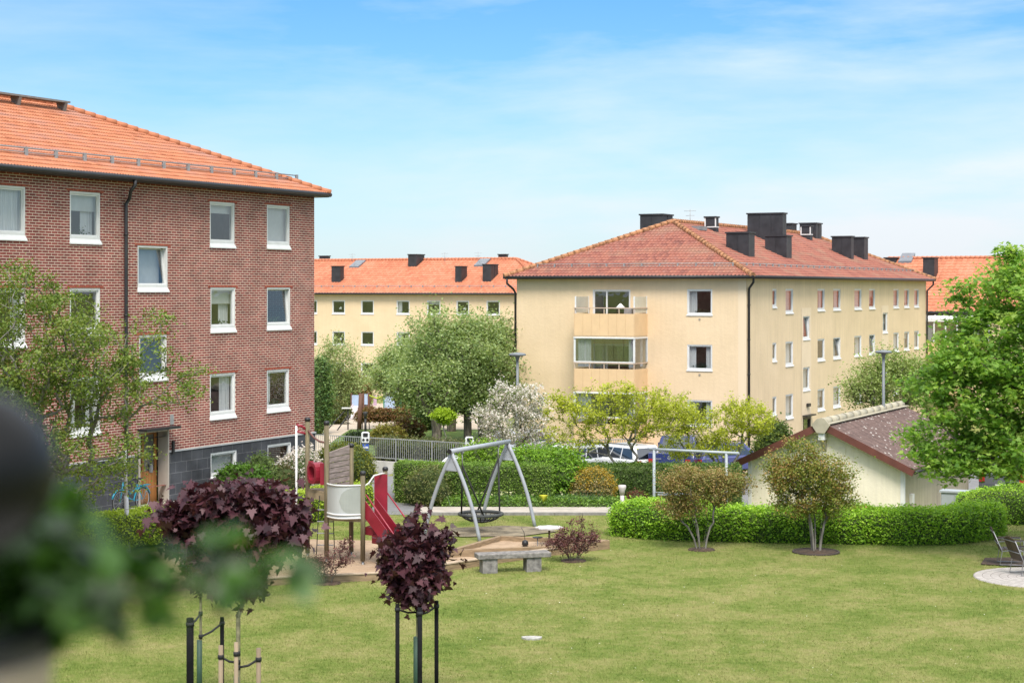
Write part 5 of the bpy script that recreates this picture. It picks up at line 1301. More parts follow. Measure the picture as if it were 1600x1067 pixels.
# ------------------------------------------------------------------ bicycle
def bicycle(x,y,z,ang,m,label):
    o=empty('bicycle',(x,y,z),ang,label,'bicycle')
    for cx_ in (-.52,.52):
        mb=MB(); mb.tube([(cx_+.33*math.cos(a),0,.35+.33*math.sin(a)) for a in [2*math.pi*k/28 for k in range(28)]],.02,6,closed=True); w_=mb.build('wheel',TYRE,o)
        mb=MB(); mb.tube([(cx_+.30*math.cos(a),0,.35+.30*math.sin(a)) for a in [2*math.pi*k/28 for k in range(28)]],.012,5,closed=True)
        for k in range(12): a=math.pi*k/6; mb.tube([(cx_,0,.35),(cx_+.3*math.cos(a),0,.35+.3*math.sin(a))],.003,4)
        mb.build('rim',GALV,w_)
        mb=MB(); mb.tube([(cx_+.37*math.cos(a),0,.35+.37*math.sin(a)) for a in [R(20)+R(140)*k/10 for k in range(11)]],.028,6); mb.build('mudguard',m,w_)
    mb=MB(); mb.tube([(-.52,0,.35),(-.42,0,.72),(-.38,0,.92)],.018,6); mb.tube([(-.42,0,.74),(-.1,0,.42),(.12,0,.35),(.28,0,.80)],.024,6); mb.tube([(-.40,0,.86),(-.05,0,.55),(.24,0,.70)],.022,6); mb.tube([(.12,0,.33),(.52,0,.35),(.27,0,.78)],.014,6); mb.build('frame',m,o)
    mb=MB(); mb.tube([(-.38,0,.92),(-.40,0,1.02)],.014,6); mb.tube([(-.22,-.27,1.04),(-.42,-.2,1.05),(-.44,0,1.03),(-.42,.2,1.05),(-.22,.27,1.04)],.013,6); mb.build('handlebar',GALV,o)
    mb=MB(); mb.tube([(.28,0,.8),(.30,0,.93)],.013,6); mb.box(.18,.44,-.08,.08,.93,.98); mb.build('saddle',TRIM,o,bevel=.02)
    mb=MB(); mb.box(.36,.82,-.07,.07,.74,.76); mb.tube([(.52,.06,.36),(.7,.06,.74)],.007,5); mb.tube([(.52,-.06,.36),(.7,-.06,.74)],.007,5); mb.build('luggage_rack',m,o)
    return o
TEAL=mat('turquoise_paint',(.015,.22,.33),.35,.05,4)
yb=B1.side(203,.7); X_,Y_=B1.w(.75,yb); bicycle(X_,Y_,h(X_,Y_)+.02,math.atan2(U1[1],U1[0]),TEAL,'turquoise bicycle with black saddle leaning by the slate clad house wall')

# ------------------------------------------------------------------ garden chairs and paved circle
m,nt,b=newmat('circle_paving'); tcx=nt.new('ShaderNodeTexCoord').outputs['Object']
sp_=nt.new('ShaderNodeSeparateXYZ'); nt.link(tcx,sp_.inputs[0])
rr_=nt.math('SQRT',nt.math('ADD',nt.math('MULTIPLY',sp_.outputs[0],sp_.outputs[0]),nt.math('MULTIPLY',sp_.outputs[1],sp_.outputs[1])))
an=nt.math('ARCTAN2',sp_.outputs[1],sp_.outputs[0]); ringi=nt.math('FLOOR',nt.math('MULTIPLY',rr_,5.0))
fr1=nt.math('FRACT',nt.math('MULTIPLY',rr_,5.0)); fr2=nt.math('FRACT',nt.math('MULTIPLY',an,nt.math('MULTIPLY',nt.math('ADD',ringi,1.0),.9)))
j1=nt.math('MAXIMUM',nt.math('LESS_THAN',fr1,.08),nt.math('LESS_THAN',fr2,.07))
c=nt.mix(j1, nt.ramp(nt.noise(tcx,6,5),[(.3,(.34,.31,.29)),(.7,(.50,.46,.43))]), (.19,.17,.15)); nt.link(c,b.inputs['Base Color']); b.inputs['Roughness'].default_value=.9; CPAV=m
mb=MB(); mb.lathe((0,0,0),[(1.62,-.1),(1.62,.025)],48); tag(mb.build('paved_circle',CPAV,None,(12.85,43.9,.0)),kind='structure')
DKW=mat('dark_stained_slats',(.055,.035,.025),.55,.15,4); CHM=mat('chair_steel',(.28,.28,.29),.4,.1,5,metal=.5)
def chair(x,y,rz,label):
    o=empty('garden_chair',(x,y,.03),rz,label,'chair','slatted garden chairs by the paved circle')
    for k in range(7):
        yy=-.24+k*.08; zt=.94-.03*abs(k-3)**1.3*.4
        mb=MB(); mb.bar((-.20,yy,.36),(-.42,yy,zt),.072,.018); mb.build('back_slat',DKW,o)
    for k in range(6): mb=MB(); mb.box(-.18+k*.085,-.11+k*.085,-.26,.26,.385+.006*k,.405+.006*k); mb.build('seat_slat',DKW,o)
    for s_ in (-1,1):
        yy=.29*s_; mb=MB(); mb.tube([(-.40,yy,.86),(-.18,yy,.36),(-.24,yy,.02),(.36,yy,.02),(.34,yy,.40),(-.18,yy,.36)],.013,6); mb.tube([(-.27,yy,.60),(.0,yy,.62),(.34,yy,.62),(.35,yy,.40)],.013,6); mb.build('side_frame',CHM,o)
        mb=MB(); mb.box(-.22,.34,yy-.025,yy+.025,.635,.655); mb.build('armrest',DKW,o)
    mb=MB()
    for t in (.35,.85): mb.tube([(-.20-.22*t-.016,-.29,.36+.56*t),(-.20-.22*t-.016,.29,.36+.56*t)],.012,6)
    mb.build('back_brace',CHM,o)
    return o
chair(12.55,44.35,R(12),'nearer dark slatted garden chair standing on the paved circle')
chair(12.60,46.0,R(-8),'farther dark slatted garden chair on the mulch behind the paved circle')
st=MB(); poly=[(.20*math.cos(a)*(1+.15*math.sin(3*a)),.17*math.sin(a)*(1+.12*math.cos(2*a))) for a in [2*math.pi*k/14 for k in range(14)]]; st.prism(poly,'z',0,.035)
x_,y_=G(831,998); o=st.build('flat_stone',mat('pale_stone',(.38,.37,.34),.8,.15,12,bump=.4),None,(x_,y_,.005)); tag(o,'small flat pale stone lying alone in the open lawn','stone')
pf=MB(); pf.lathe((0,0,0),[(.10,0),(.14,.2),(.145,.22)],4); o=pf.build('yellow_pot',mat('lime_yellow',(.60,.58,.05),.5,.05,3),None,(XD(849,57.95),57.95,.2)); tag(o,'small lime yellow pot among the low plants behind the swing','pot')

# ------------------------------------------------------------------ far playground
fp=empty('far_play_structure',(XD(590,121),121,h(-9,121)),0,'distant blue and green play structure with steep slide and roofed hut','play structure')
g0=h(-9,121); ox=XD(590,121)
def fx(px): return XD(px,121)-ox
def fz(py): return CZ-(py-HY)*121/F-g0
LB_=mat('pale_blue_panel',(.36,.46,.62),.5,.04,3); LG=mat('lime_rope',(.45,.55,.04),.6,.05,3); MG=mat('green_panel',(.04,.20,.13),.5,.05,3); BRN=mat('brown_post',(.13,.06,.04),.7,.1,3); PK=mat('pale_pink_panel',(.50,.34,.46),.5,.04,3)
for px,d_ in ((549,0),(563,0),(568.5,0),(575.5,0),(549,1.2),(575,1.2),(600,0),(624,0),(600,1.6),(624,1.6)):
    mb=MB(); mb.box(fx(px)-.05,fx(px)+.05,d_-.05,d_+.05,-.2,fz(614)); mb.build('post',BRN if px<598 else MG,fp)
mb=MB(); mb.box(fx(550),fx(562),-.08,-.05,fz(636),fz(617)); mb.box(fx(569.5),fx(574.5),-.08,-.05,fz(632),fz(615.5)); mb.build('blue_panel',LB_,fp)
mb=MB(); mb.box(fx(583),fx(588),.3,.34,fz(634),fz(618)); mb.build('pink_panel',PK,fp)
mb=MB(); mb.box(fx(549),fx(576),0.06,1.15,fz(637),fz(635.5)); mb.box(fx(601),fx(623),.06,1.55,fz(640),fz(638.5)); mb.build('platform',BRN,fp)
mb=MB(); mb.box(fx(601),fx(622),-.09,-.05,fz(638),fz(615)); mb.build('hut_wall',LB_,fp)
mb=MB(); mb.prism([(fx(598),fz(614)),(fx(626),fz(614)),(fx(612),fz(602))],'y',-.3,1.9); mb.build('hut_roof',mat('pale_lilac_roof',(.5,.48,.55),.6,.04,3),fp)
mb=MB(); mb.tube([(fx(576),.3,fz(618)),(fx(588),.3,fz(622.5)),(fx(600),.3,fz(619))],.05,6); mb.build('lime_bridge_rope',LG,fp)
mb=MB(); n_=8
pts=[(fx(559),-.1,fz(634)),(fx(556),-.6,fz(638)),(fx(546),-2.0,fz(654)),(fx(541),-2.8,fz(657)),(fx(539),-3.2,fz(657))]
for a,b2 in zip(pts[:-1],pts[1:]): mb.bar(a,b2,.55,.05); mb.bar((a[0]-.28,a[1]-.05,a[2]+.08),(b2[0]-.28,b2[1]-.05,b2[2]+.08),.03,.16); mb.bar((a[0]+.28,a[1]+.05,a[2]+.08),(b2[0]+.28,b2[1]+.05,b2[2]+.08),.03,.16)
mb.build('slide',mat('slide_steel',(.66,.60,.63),.3,.03,3),fp)
mb=MB(); mb.bar((fx(550),0,fz(636)),(fx(534),-1.4,fz(651)),.5,.05); mb.build('climbing_ramp',TRIM,fp)
o=empty('seesaw_frame',(XD(541,104),104,h(XD(541,104),104)),0,'thin dark climbing bars on the far gravel below the slide','climbing bars')
mb=MB(); mb.tube([(0.1,0,1.25),(.1,0,0)],.04,6); mb.tube([(0,0,1.2),(-1.1,-.4,0)],.035,6); mb.tube([(.05,0,.8),(-.5,-.4,0)],.035,6); mb.build('bar',TRIM,o); mb=MB(); mb.box(-.25,.3,-.2,.2,1.25,1.3); mb.build('seat_plate',OFFW,o)
bollard(XD(571,101),101,1.2,'black bollard lamp on the far gravel by the brown hedge',TRIM)
o=empty('climbing_log_frame',(XD(561,103.5),103.5,h(-8,103)),0,'leaning dark timber post at the end of the brown beech hedge','post'); mb=MB(); mb.tube([(0,0,-.1),(.12,0,2.1)],.13,8); mb.build('timber',BRN,o)
# ------------------------------------------------------------------ vegetation
LM_lime=leafmat('lime_hedge_leaf',[(0.224,0.336,0.028),(0.336,0.476,0.042),(0.476,0.588,0.063),(0.280,0.420,0.042)])
LM_hedge=leafmat('bright_hedge_leaf',[(0.136,0.274,0.029),(0.227,0.420,0.039),(0.363,0.588,0.055),(0.499,0.714,0.081)])
LM_beech=leafmat('dense_hedge_leaf',[(0.090,0.180,0.027),(0.150,0.270,0.042),(0.240,0.375,0.068),(0.330,0.450,0.105)])
LM_dark=leafmat('dark_hedge_leaf',[(0.045,0.098,0.018),(0.083,0.150,0.030),(0.135,0.225,0.045),(0.225,0.330,0.075)])
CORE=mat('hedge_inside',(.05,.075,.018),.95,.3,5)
LM_maple=leafmat('big_maple_leaf',[(0.104,0.224,0.034),(0.173,0.326,0.049),(0.277,0.446,0.082),(0.441,0.566,0.138)],trans=.5)
LM_linden=leafmat('linden_leaf',[(0.173,0.249,0.099),(0.249,0.348,0.133),(0.363,0.449,0.188),(0.459,0.530,0.244)],trans=.42)
LM_haw=leafmat('hawthorn_leaf',[(0.077,0.132,0.020),(0.129,0.205,0.033),(0.205,0.285,0.053),(0.283,0.311,0.079)],trans=.35)
LM_purple=leafmat('purple_maple_leaf',[(0.030,0.009,0.013),(0.050,0.013,0.022),(0.085,0.026,0.036),(0.118,0.042,0.055)],rough=.5,trans=.22,tcol=1.6,spec=.45,clump=3)
LM_purp2=leafmat('purple_shrub_leaf',[(0.090,0.033,0.036),(0.150,0.060,0.057),(0.225,0.098,0.083)],rough=.5,trans=.25,clump=4)
LM_brown=leafmat('bronze_green_leaf',[(0.148,0.208,0.042),(0.231,0.238,0.062),(0.329,0.238,0.093),(0.428,0.290,0.124)],trans=.3,clump=1.6)
LM_brgr=leafmat('green_bronze_leaf',[(0.115,0.173,0.032),(0.196,0.259,0.043),(0.298,0.280,0.065),(0.436,0.238,0.098)],trans=.3,clump=1.4)
LM_yg=leafmat('spring_yellow_leaf',[(0.265,0.317,0.026),(0.423,0.476,0.046),(0.582,0.608,0.079)],trans=.4)
LM_arch=leafmat('fresh_shrub_leaf',[(0.090,0.195,0.018),(0.150,0.300,0.027),(0.225,0.405,0.038),(0.315,0.495,0.060)],trans=.35,clump=2.2)
LM_lime2=leafmat('lime_crown_leaf',[(.22,.34,.02),(.34,.48,.03),(.45,.58,.05)],trans=.4)
LM_yel=leafmat('golden_shrub_leaf',[(0.360,0.240,0.024),(0.504,0.324,0.036),(0.360,0.300,0.072),(0.420,0.312,0.144)],clump=1.6)
LM_tan=leafmat('tan_shrub_leaf',[(0.257,0.203,0.108),(0.351,0.270,0.135),(0.405,0.351,0.162),(0.216,0.230,0.068)],clump=2)
LM_rust=leafmat('rusty_beech_leaf',[(0.208,0.104,0.058),(0.286,0.150,0.078),(0.260,0.195,0.078),(0.195,0.221,0.052)],clump=.8)
LM_mix=leafmat('mixed_green_leaf',[(0.090,0.150,0.045),(0.150,0.225,0.060),(0.240,0.300,0.090)],clump=1.2)
WHITEF=leafmat('white_blossom',[(.62,.54,.52),(.74,.69,.66),(.80,.78,.74)],trans=.3,tcol=1.0,clump=3)
def rel(px,py,D,base): p=P(px,py,D); return (p.x-base[0],p.y-base[1],p.z-base[2])

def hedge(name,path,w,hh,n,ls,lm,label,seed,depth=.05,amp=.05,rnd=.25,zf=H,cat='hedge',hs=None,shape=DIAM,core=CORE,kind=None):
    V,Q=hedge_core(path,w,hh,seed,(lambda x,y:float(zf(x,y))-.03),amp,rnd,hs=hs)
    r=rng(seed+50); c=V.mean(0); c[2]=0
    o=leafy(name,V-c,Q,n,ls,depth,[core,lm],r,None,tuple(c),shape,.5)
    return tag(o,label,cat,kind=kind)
F_=lambda px,py,dz=0.0: (lambda g:(g[0],g[1]+dz))(G(px,py))
fr=[F_(966,839,.75),F_(1040,845,.68),F_(1120,846,.65),F_(1300,850,.65),F_(1400,852,.65),F_(1492,851,.7),F_(1560,838,.7)]
hedge('clipped_hedge',fr,1.35,.98,52000,.068,LM_hedge,'long bright green clipped hedge along the lawn in front of the garage',3,depth=.08,amp=.11,rnd=.30,zf=lambda x,y:0,hs=[(0,.93),(.1,.98),(.25,.90),(.7,.88),(.9,.90),(1,.88)])
hedge('clipped_hedge',[(13.6,55.2),(15.5,54.6),(18,54.2),(20,54.2)],1.9,1.25,26000,.055,LM_hedge,'rounded bright green hedge at the right edge beyond the garden chairs',8,amp=.08,rnd=.42,zf=lambda x,y:-.1,hs=[(0,.75),(.25,.95),(1,1.1)])
hedge('beech_hedge',[(-3.70,59.75),(-2,59.2),(1.3,58.9)],1.0,1.30,30000,.055,LM_beech,'tall square-cut green hedge behind the left leg of the swing',12,amp=.03,rnd=.10)
hedge('dark_hedge',[(2.0,60.9),(7.6,60.5)],1.1,1.9,30000,.06,LM_dark,'dark green hedge between the car park and the carpet-hanging frame',15,amp=.05,rnd=.12,zf=lambda x,y:-.76)
hedge('lime_hedge',[(-12.4,43.2),(-10.9,46.9),(-4.8,57.2)],1.0,.86,42000,.06,LM_lime,'lime green clipped hedge in front of the bicycle and brick house',21,amp=.05,rnd=.15)
hedge('ground_cover',[(-2.2,58.5),(0,58.4),(3.5,58.4)],1.3,.26,12000,.07,leafmat('ground_cover_leaf',[(0.098,0.196,0.042),(0.154,0.280,0.042),(0.238,0.378,0.070)],clump=3),'low green ground cover plants along the far side of the garden path',25,depth=.07,amp=.08,rnd=.4,kind='stuff')
# daffodil tufts: thin upright blades with pale flowers
r=rng(5); n=700; cx=np.concatenate([r.normal(.0,.9,n//2),r.normal(2.2,.5,n//2)]); cy=58.35+r.normal(size=n)*.25
LV,LF=[],[]
for i in range(n):
    a=r.uniform(0,6.28); l=r.uniform(.22,.42); d=np.array([math.cos(a),math.sin(a),0])*.009; t=np.array([r.normal()*.07,r.normal()*.07,l]); b0=np.array([cx[i],cy[i],0.1])
    LV+=[b0-d,b0+d,b0+t*.6+d*.8,b0+t]; LF.append([4*i,4*i+1,4*i+2,4*i+3])
tag(mesh_np('daffodil_leaves',LV,np.array(LF),leafmat('blue_green_blade',[(.10,.16,.09),(.16,.24,.14)])),'blue-green daffodil leaves under the arching green shrub','daffodils',kind='stuff')
n=60; C_=np.stack([cx[:n*6:6],cy[:n*6:6],np.full(n,.45)+r.normal(size=n)*.04],1); V_,F2=leaf_geo(C_,.075,r,MAPLE,.1)
tag(mesh_np('daffodil_flowers',V_,F2,leafmat('cream_petal',[(.7,.68,.35),(.8,.8,.6)])),'cream daffodil flowers standing above their leaves','flowers',kind='stuff')

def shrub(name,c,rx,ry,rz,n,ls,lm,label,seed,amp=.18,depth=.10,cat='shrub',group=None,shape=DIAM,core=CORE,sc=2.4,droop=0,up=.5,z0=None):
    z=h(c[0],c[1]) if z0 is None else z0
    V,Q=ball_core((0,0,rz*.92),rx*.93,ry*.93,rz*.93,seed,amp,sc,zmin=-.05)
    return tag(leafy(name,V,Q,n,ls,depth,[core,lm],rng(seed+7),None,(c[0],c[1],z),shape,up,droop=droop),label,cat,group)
shrub('arching_shrub',(1.0,60.1),1.45,1.2,.93,17000,.085,LM_arch,'large dense arching green shrub behind the right leg of the swing',31,.30,.17,sc=3.2,droop=.7)
shrub('arching_shrub',(-.85,60.6),1.15,1.0,.92,10000,.085,leafmat('light_shrub_leaf',[(0.144,0.264,0.024),(0.216,0.372,0.036),(0.312,0.468,0.060)],clump=2),'light green shrub seen through the middle of the swing frame',32,.30,.16,sc=3.2)
shrub('golden_shrub',(2.66,59.2),.70,.6,.58,6000,.06,LM_yel,'rounded golden yellow shrub with tan lower twigs right of the arching green shrub',33,.16,.10)
shrub('tan_shrub',(2.55,58.95),.62,.42,.40,4500,.055,LM_tan,'dry tan twiggy shrub in front of the golden yellow shrub',34,.2,.10)
shrub('feathery_shrub',(-2.7,58.6),.75,.35,.62,4200,.06,leafmat('feathery_leaf',[(.14,.18,.05),(.20,.23,.08),(.25,.22,.11)],clump=2),'pale feathery shrub against the tall square-cut hedge',35,.3,.16)
shrub('rusty_clump',(4.0,58.3),.32,.3,.24,1500,.05,leafmat('rust_leaf',[(.12,.04,.025),(.18,.06,.04)]),'small rust-coloured clump at the foot of the pale bollard lamp',36,.2,.08)
shrub('dark_evergreen_shrub',(11.55,79.5),.8,.8,1.45,7000,.12,leafmat('evergreen_leaf',[(0.056,0.098,0.021),(0.112,0.168,0.042),(0.224,0.280,0.056)],clump=1.6),'dark evergreen shrub beside the corner downpipe of the yellow house',37,.2,.16)
shrub('clipped_hedge_plant',(2.8,60.0),.8,.5,.6,3000,.06,LM_dark,'dark green low shrub between the golden shrub and the bare-stemmed bushes',38,.2,.1)
# by the brick house wall
def wallplant(px,d,rx,rz,n,ls,lm,label,seed,name='wall_shrub',**kw):
    X_,Y_=B1.w(d,B1.side(px,d)); return shrub(name,(X_,Y_),rx,rx*.8,rz,n,ls,lm,label,seed,.3,.12,sc=3,**kw)
wallplant(378,1.2,.75,.50,2600,.11,leafmat('large_green_leaf',[(.07,.16,.02),(.12,.24,.03)]),'bright green leafy plant under the basement window of the brick house',41)
wallplant(406,1.0,.5,.62,2400,.07,LM_mix,'grey-green upright shrub between the two basement windows',42)
wallplant(436,1.1,.7,.42,2400,.06,leafmat('brown_green_leaf',[(.10,.12,.04),(.16,.13,.06)]),'low brownish green shrub under the right basement window',43)
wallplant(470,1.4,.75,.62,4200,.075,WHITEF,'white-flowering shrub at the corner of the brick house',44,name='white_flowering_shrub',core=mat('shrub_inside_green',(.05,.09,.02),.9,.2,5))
shrub('yellow_green_shrub',(-6.1,66.0),1.15,.9,.95,6000,.08,leafmat('olive_gold_leaf',[(.10,.14,.02),(.18,.20,.03),(.26,.27,.04)]),'olive green rounded shrub behind the climbing tower',45,z0=-.35)

# ---- big maple on the right edge
bx=(14.6,47.5,0)
E=[rel(px,py,47.5+dz,bx)+(rx,ry,rz) for px,py,dz,rx,ry,rz in ((1640,560,0,2.6,2.6,2.5),(1540,600,-.3,1.9,2.0,1.5),(1470,690,0,1.15,1.5,.75),(1590,460,.5,1.1,1.5,.95),(1600,420,.3,.9,1.2,.7),(1570,405,.3,.35,.6,.35),(1500,455,.3,.6,.8,.4),(1520,500,.5,1.0,1.3,.75),(1560,700,-.8,1.5,1.5,.8),(1490,735,-.6,.7,.8,.42),(1465,610,.3,.8,1.2,.7),(1500,560,.3,1.0,1.2,.8),(1600,700,-.5,1.4,1.5,.9),(1720,600,0,2.4,2.6,2.4))]
tree('large_maple',bx,E,700,52,.24,.105,LM_maple,BARK,51,trunk=[[(0,0,-.2),(-.05,0,1.2),(-.1,.1,2.1),(-.3,.1,2.7)]],rt=.007,rmax=.24,seg=.3,shape=MAPLE5[::1],up=.7,droop=.2,label='large bright green maple tree leaning in from the right edge over the garage',flat=.38)
# ---- hawthorn on the left
hx=(-11.6,44.5,0.0)
E=[rel(px,py,44.5+dz,hx)+(rx,ry,rz) for px,py,dz,rx,ry,rz in ((40,560,0,2.3,2.4,1.9),(-40,620,0,2.4,2.4,2.3),(130,560,-.5,1.5,1.8,1.05),(200,620,0,1.3,1.3,.75),(250,510,.5,.72,.9,.42),(290,600,.3,.62,.9,.55),(150,700,-.3,1.5,1.5,.9),(100,480,0,.9,1.5,.6),(30,440,0,.8,1.2,.55),(200,750,0,.55,.8,.5),(90,760,0,1.2,1.2,.7),(230,560,0,.9,1,.5))]
tree('hawthorn_tree',hx,E,760,50,.19,.070,LM_haw,BARKG,52,trunk=[[(0,0,-.2),(.1,.05,.9),(.15,.1,1.7),(.3,.1,2.3)]],rt=.0065,rmax=.15,seg=.22,jit=.5,shape=OVAL,up=.4,label='sparse twisted hawthorn tree with small olive leaves in front of the brick house',flat=.45)
# ---- round trees beyond the railing
def lind(base_px,D,ells,natt,per,seed,label,th=2.2,ls=.13,cl=.42,lm=LM_linden,rt=.012,grp='round crowned trees beyond the railing',rmax=.27):
    x=XD(base_px,D); b=(x,D,h(x,D)); E=[rel(px,py,D+dz,b)+(rx,ry,rz) for px,py,dz,rx,ry,rz in ells]
    return tree('round_tree',b,E,natt,per,cl,ls,lm,BARK,seed,trunk_h=th,rt=rt,rmax=rmax,seg=.5,label=label,group=grp,flat=.9)
lind(731,93.5,[(715,580,0,3.1,2.6,2.6),(690,520,0,1.7,1.7,1.2),(740,540,.5,1.8,1.7,1.5),(660,595,0,1.5,1.8,1.4)],330,95,61,'broad green round tree with thick double trunk behind the railing')
lind(752,95.5,[(775,580,0,1.8,2.3,2.3),(765,530,0,1.5,1.7,1.2),(790,620,.5,1.2,1.5,1.1)],170,80,62,'green round tree tight against the left corner of the yellow house')
lind(624,106,[(622,585,0,1.6,1.8,1.3),(640,555,0,1.5,1.6,1.1),(600,590,0,.8,1.2,.7)],170,70,63,'pale green round tree with its trunk beside the roofed play hut')
lind(681,91.5,[(676,605,0,1.3,1.5,1.0),(650,600,1,1.2,1.5,.9)],110,70,64,'round tree with a stout trunk left of the small lime tree',th=2.0,rt=.026)
lind(705,102,[(700,590,0,1.8,1.6,1.3)],110,65,65,'round tree whose trunk stands behind the small lime tree',th=2.3,rt=.03)
lind(532,122,[(530,570,0,1.7,1.6,1.9),(545,600,0,1.2,1.2,1.0),(515,600,0,1.1,1.1,1.4)],190,38,66,'thin grey-green tree beside the brick corner in front of the far house',ls=.13,cl=.36,lm=leafmat('grey_green_leaf',[(0.202,0.269,0.101),(0.302,0.386,0.151),(0.420,0.470,0.218)]),rt=.008,grp=None,rmax=.12)
lind(1375,86,[(1385,605,0,1.7,1.7,1.5),(1340,600,0,1.0,1.2,.8),(1400,570,0,1.2,1.2,.8),(1430,600,0,1.2,1.5,1.3)],230,60,67,'pale green tree behind the lamp post and garage roof',ls=.11,cl=.34,lm=leafmat('pale_spring_leaf',[(0.196,0.266,0.070),(0.280,0.364,0.105),(0.392,0.462,0.168)]),grp=None,rmax=.14)
shrub('ivy_clump',(XD(500,100),100.),.55,.6,2.3,5000,.13,leafmat('ivy_leaf',[(0.075,0.165,0.060),(0.135,0.240,0.075),(0.210,0.300,0.090)]),'tall ivy-like green bush against the corner of the brick house',68,.18,.2,cat='bush')
# ---- small lime globe tree
b=(XD(693.5,87.4),87.4,h(XD(693.5,87.4),87.4))
tree('lime_globe_tree',b,[rel(693,650,87.4,b)+(.55,.5,.34)],60,75,.10,.085,LM_lime2,BARKG,71,trunk_h=.8,rt=.005,rmax=.035,seg=.12,label='small lime green globe tree with a thin stem behind the railing')
# ---- blossom tree
b=(XD(795,66),66,h(XD(795,66),66))
E=[rel(px,py,66+dz,b)+(rx,ry,rz) for px,py,dz,rx,ry,rz in ((795,660,0,1.15,1.0,.95),(770,690,0,.75,.8,.6),(825,630,0,.75,.8,.75),(790,615,0,.75,.7,.5),(840,690,.3,.7,.6,.65),(755,650,0,.5,.6,.6),(840,640,0,.5,.5,.6))]
tree('blossom_tree',b,E,260,16,.11,.06,LM_mix,BARK,72,trunk_h=1.3,rt=.0045,rmax=.09,seg=.18,label='white-flowering crab apple tree right of the swing beam',extra=('blossom',WHITEF,26,.07,MAPLE),flat=1)
# ---- airy spring shrubs with many stems
def airy(base,ells,natt,per,label,seed,stems=7,lm=LM_yg,name='spring_shrub',ls=.07,cl=.10,bark=BARKG,hs_=1.3,spread=.5,shape=OVAL,D=None,cat='shrub',rt=.0034,rmax=.045,group=None,seg=.2,ex=None,z0=None):
    b=(base[0],base[1],h(*base) if z0 is None else z0); r=rng(seed)
    E=[rel(px,py,base[1]+dz,b)+(rx,ry,rz) for px,py,dz,rx,ry,rz in ells]
    tr=[]
    for k in range(stems):
        a=2*math.pi*k/stems+r.normal()*.3; s_=spread*r.uniform(.5,1.2); tr.append([(math.cos(a)*.09,math.sin(a)*.09,-.1),(math.cos(a)*(.09+s_*.25),math.sin(a)*(.09+s_*.25),hs_*.4),(math.cos(a)*(.09+s_*.6),math.sin(a)*(.09+s_*.6),hs_*.8),(math.cos(a)*(.09+s_),math.sin(a)*(.09+s_),hs_)])
    return tree(name,b,E,natt,per,cl,ls,lm,bark,seed,trunk=tr,rt=rt,rmax=rmax,seg=seg,shape=shape,label=label,cat=cat,group=group,flat=.8,extra=ex)
airy((3.9,61.8),[(975,650,0,1.5,1.2,.95),(900,650,0,1.1,1.0,.7),(1010,640,0,1.1,1.0,.8),(880,625,0,.7,.6,.5),(865,680,0,.5,.6,.5),(1050,660,0,.8,.8,.6),(960,612,0,1.2,.9,.42),(1040,625,0,.9,.9,.5),(905,690,0,.9,.9,.4),(1075,640,.3,.5,.6,.4)],560,24,'airy yellow-green shrub with bare grey stems left of the dark blue pickup',73,8,z0=.0)
airy((7.4,63.0),[(1110,665,0,1.3,1.1,.75),(1170,655,0,.9,.9,.65),(1060,650,0,.8,.8,.7),(1150,635,0,.6,.6,.4),(1120,700,0,1.0,.9,.4),(1195,665,0,.5,.5,.5),(1060,700,0,.8,.8,.4)],480,24,'airy yellow-green shrub with bare stems right of the dark blue pickup',74,7,z0=.0)
# ---- two small bronze-green trees on the lawn
x_,y_=G(1096,859); airy((x_,y_),[(1095,760,0,1.05,.85,.52),(1060,745,0,.62,.6,.36),(1130,760,0,.62,.6,.5),(1050,790,0,.4,.5,.3),(1160,755,0,.35,.5,.3),(1075,790,0,.5,.5,.3)],340,48,'low spreading bronze-leaved multi-stem tree left of the mulch ring on the lawn',75,7,LM_brown,'bronze_multistem_tree',.05,.11,hs_=.75,spread=.40,cat='tree',rt=.003,rmax=.026,seg=.13)
x_,y_=G(1275,863); airy((x_,y_),[(1265,750,0,1.15,.95,.78),(1230,740,0,.75,.7,.5),(1290,780,0,.8,.8,.5),(1300,745,0,.65,.6,.6),(1255,705,0,.55,.5,.42),(1320,780,0,.42,.5,.4),(1240,790,0,.6,.6,.22),(1205,720,0,.35,.4,.3)],400,52,'rounded green and bronze multi-stem tree growing from the mulch ring',76,5,LM_brgr,'bronze_multistem_tree',.055,.12,hs_=.95,spread=.17,cat='tree',rt=.0032,rmax=.036,seg=.13)
mb=MB(); mb.lathe((0,0,0),[(.58,-.02),(.56,.035),(.2,.06)],30); tag(mb.build('mulch_bed',MULCH,None,(x_,y_,0)),'round bed of dark bark mulch under the rounded bronze tree','mulch bed')
mb=MB(); mb.tube([(.60*math.cos(a),.60*math.sin(a),.02) for a in [2*math.pi*k/36 for k in range(36)]],.035,6,closed=True); tag(mb.build('ring_edging',mat('dark_edging',(.05,.035,.03),.7,.1,4),None,(x_,y_,0)),'dark brown ring edging round the mulch bed on the lawn','edging')
mb=MB(); g_=G(1096,859); mb.lathe((0,0,0),[(.40,-.02),(.34,.035),(.1,.05)],20); tag(mb.build('mulch_bed',MULCH,None,(g_[0],g_[1],0)),'small patch of brown mulch at the foot of the spreading bronze tree','mulch bed')
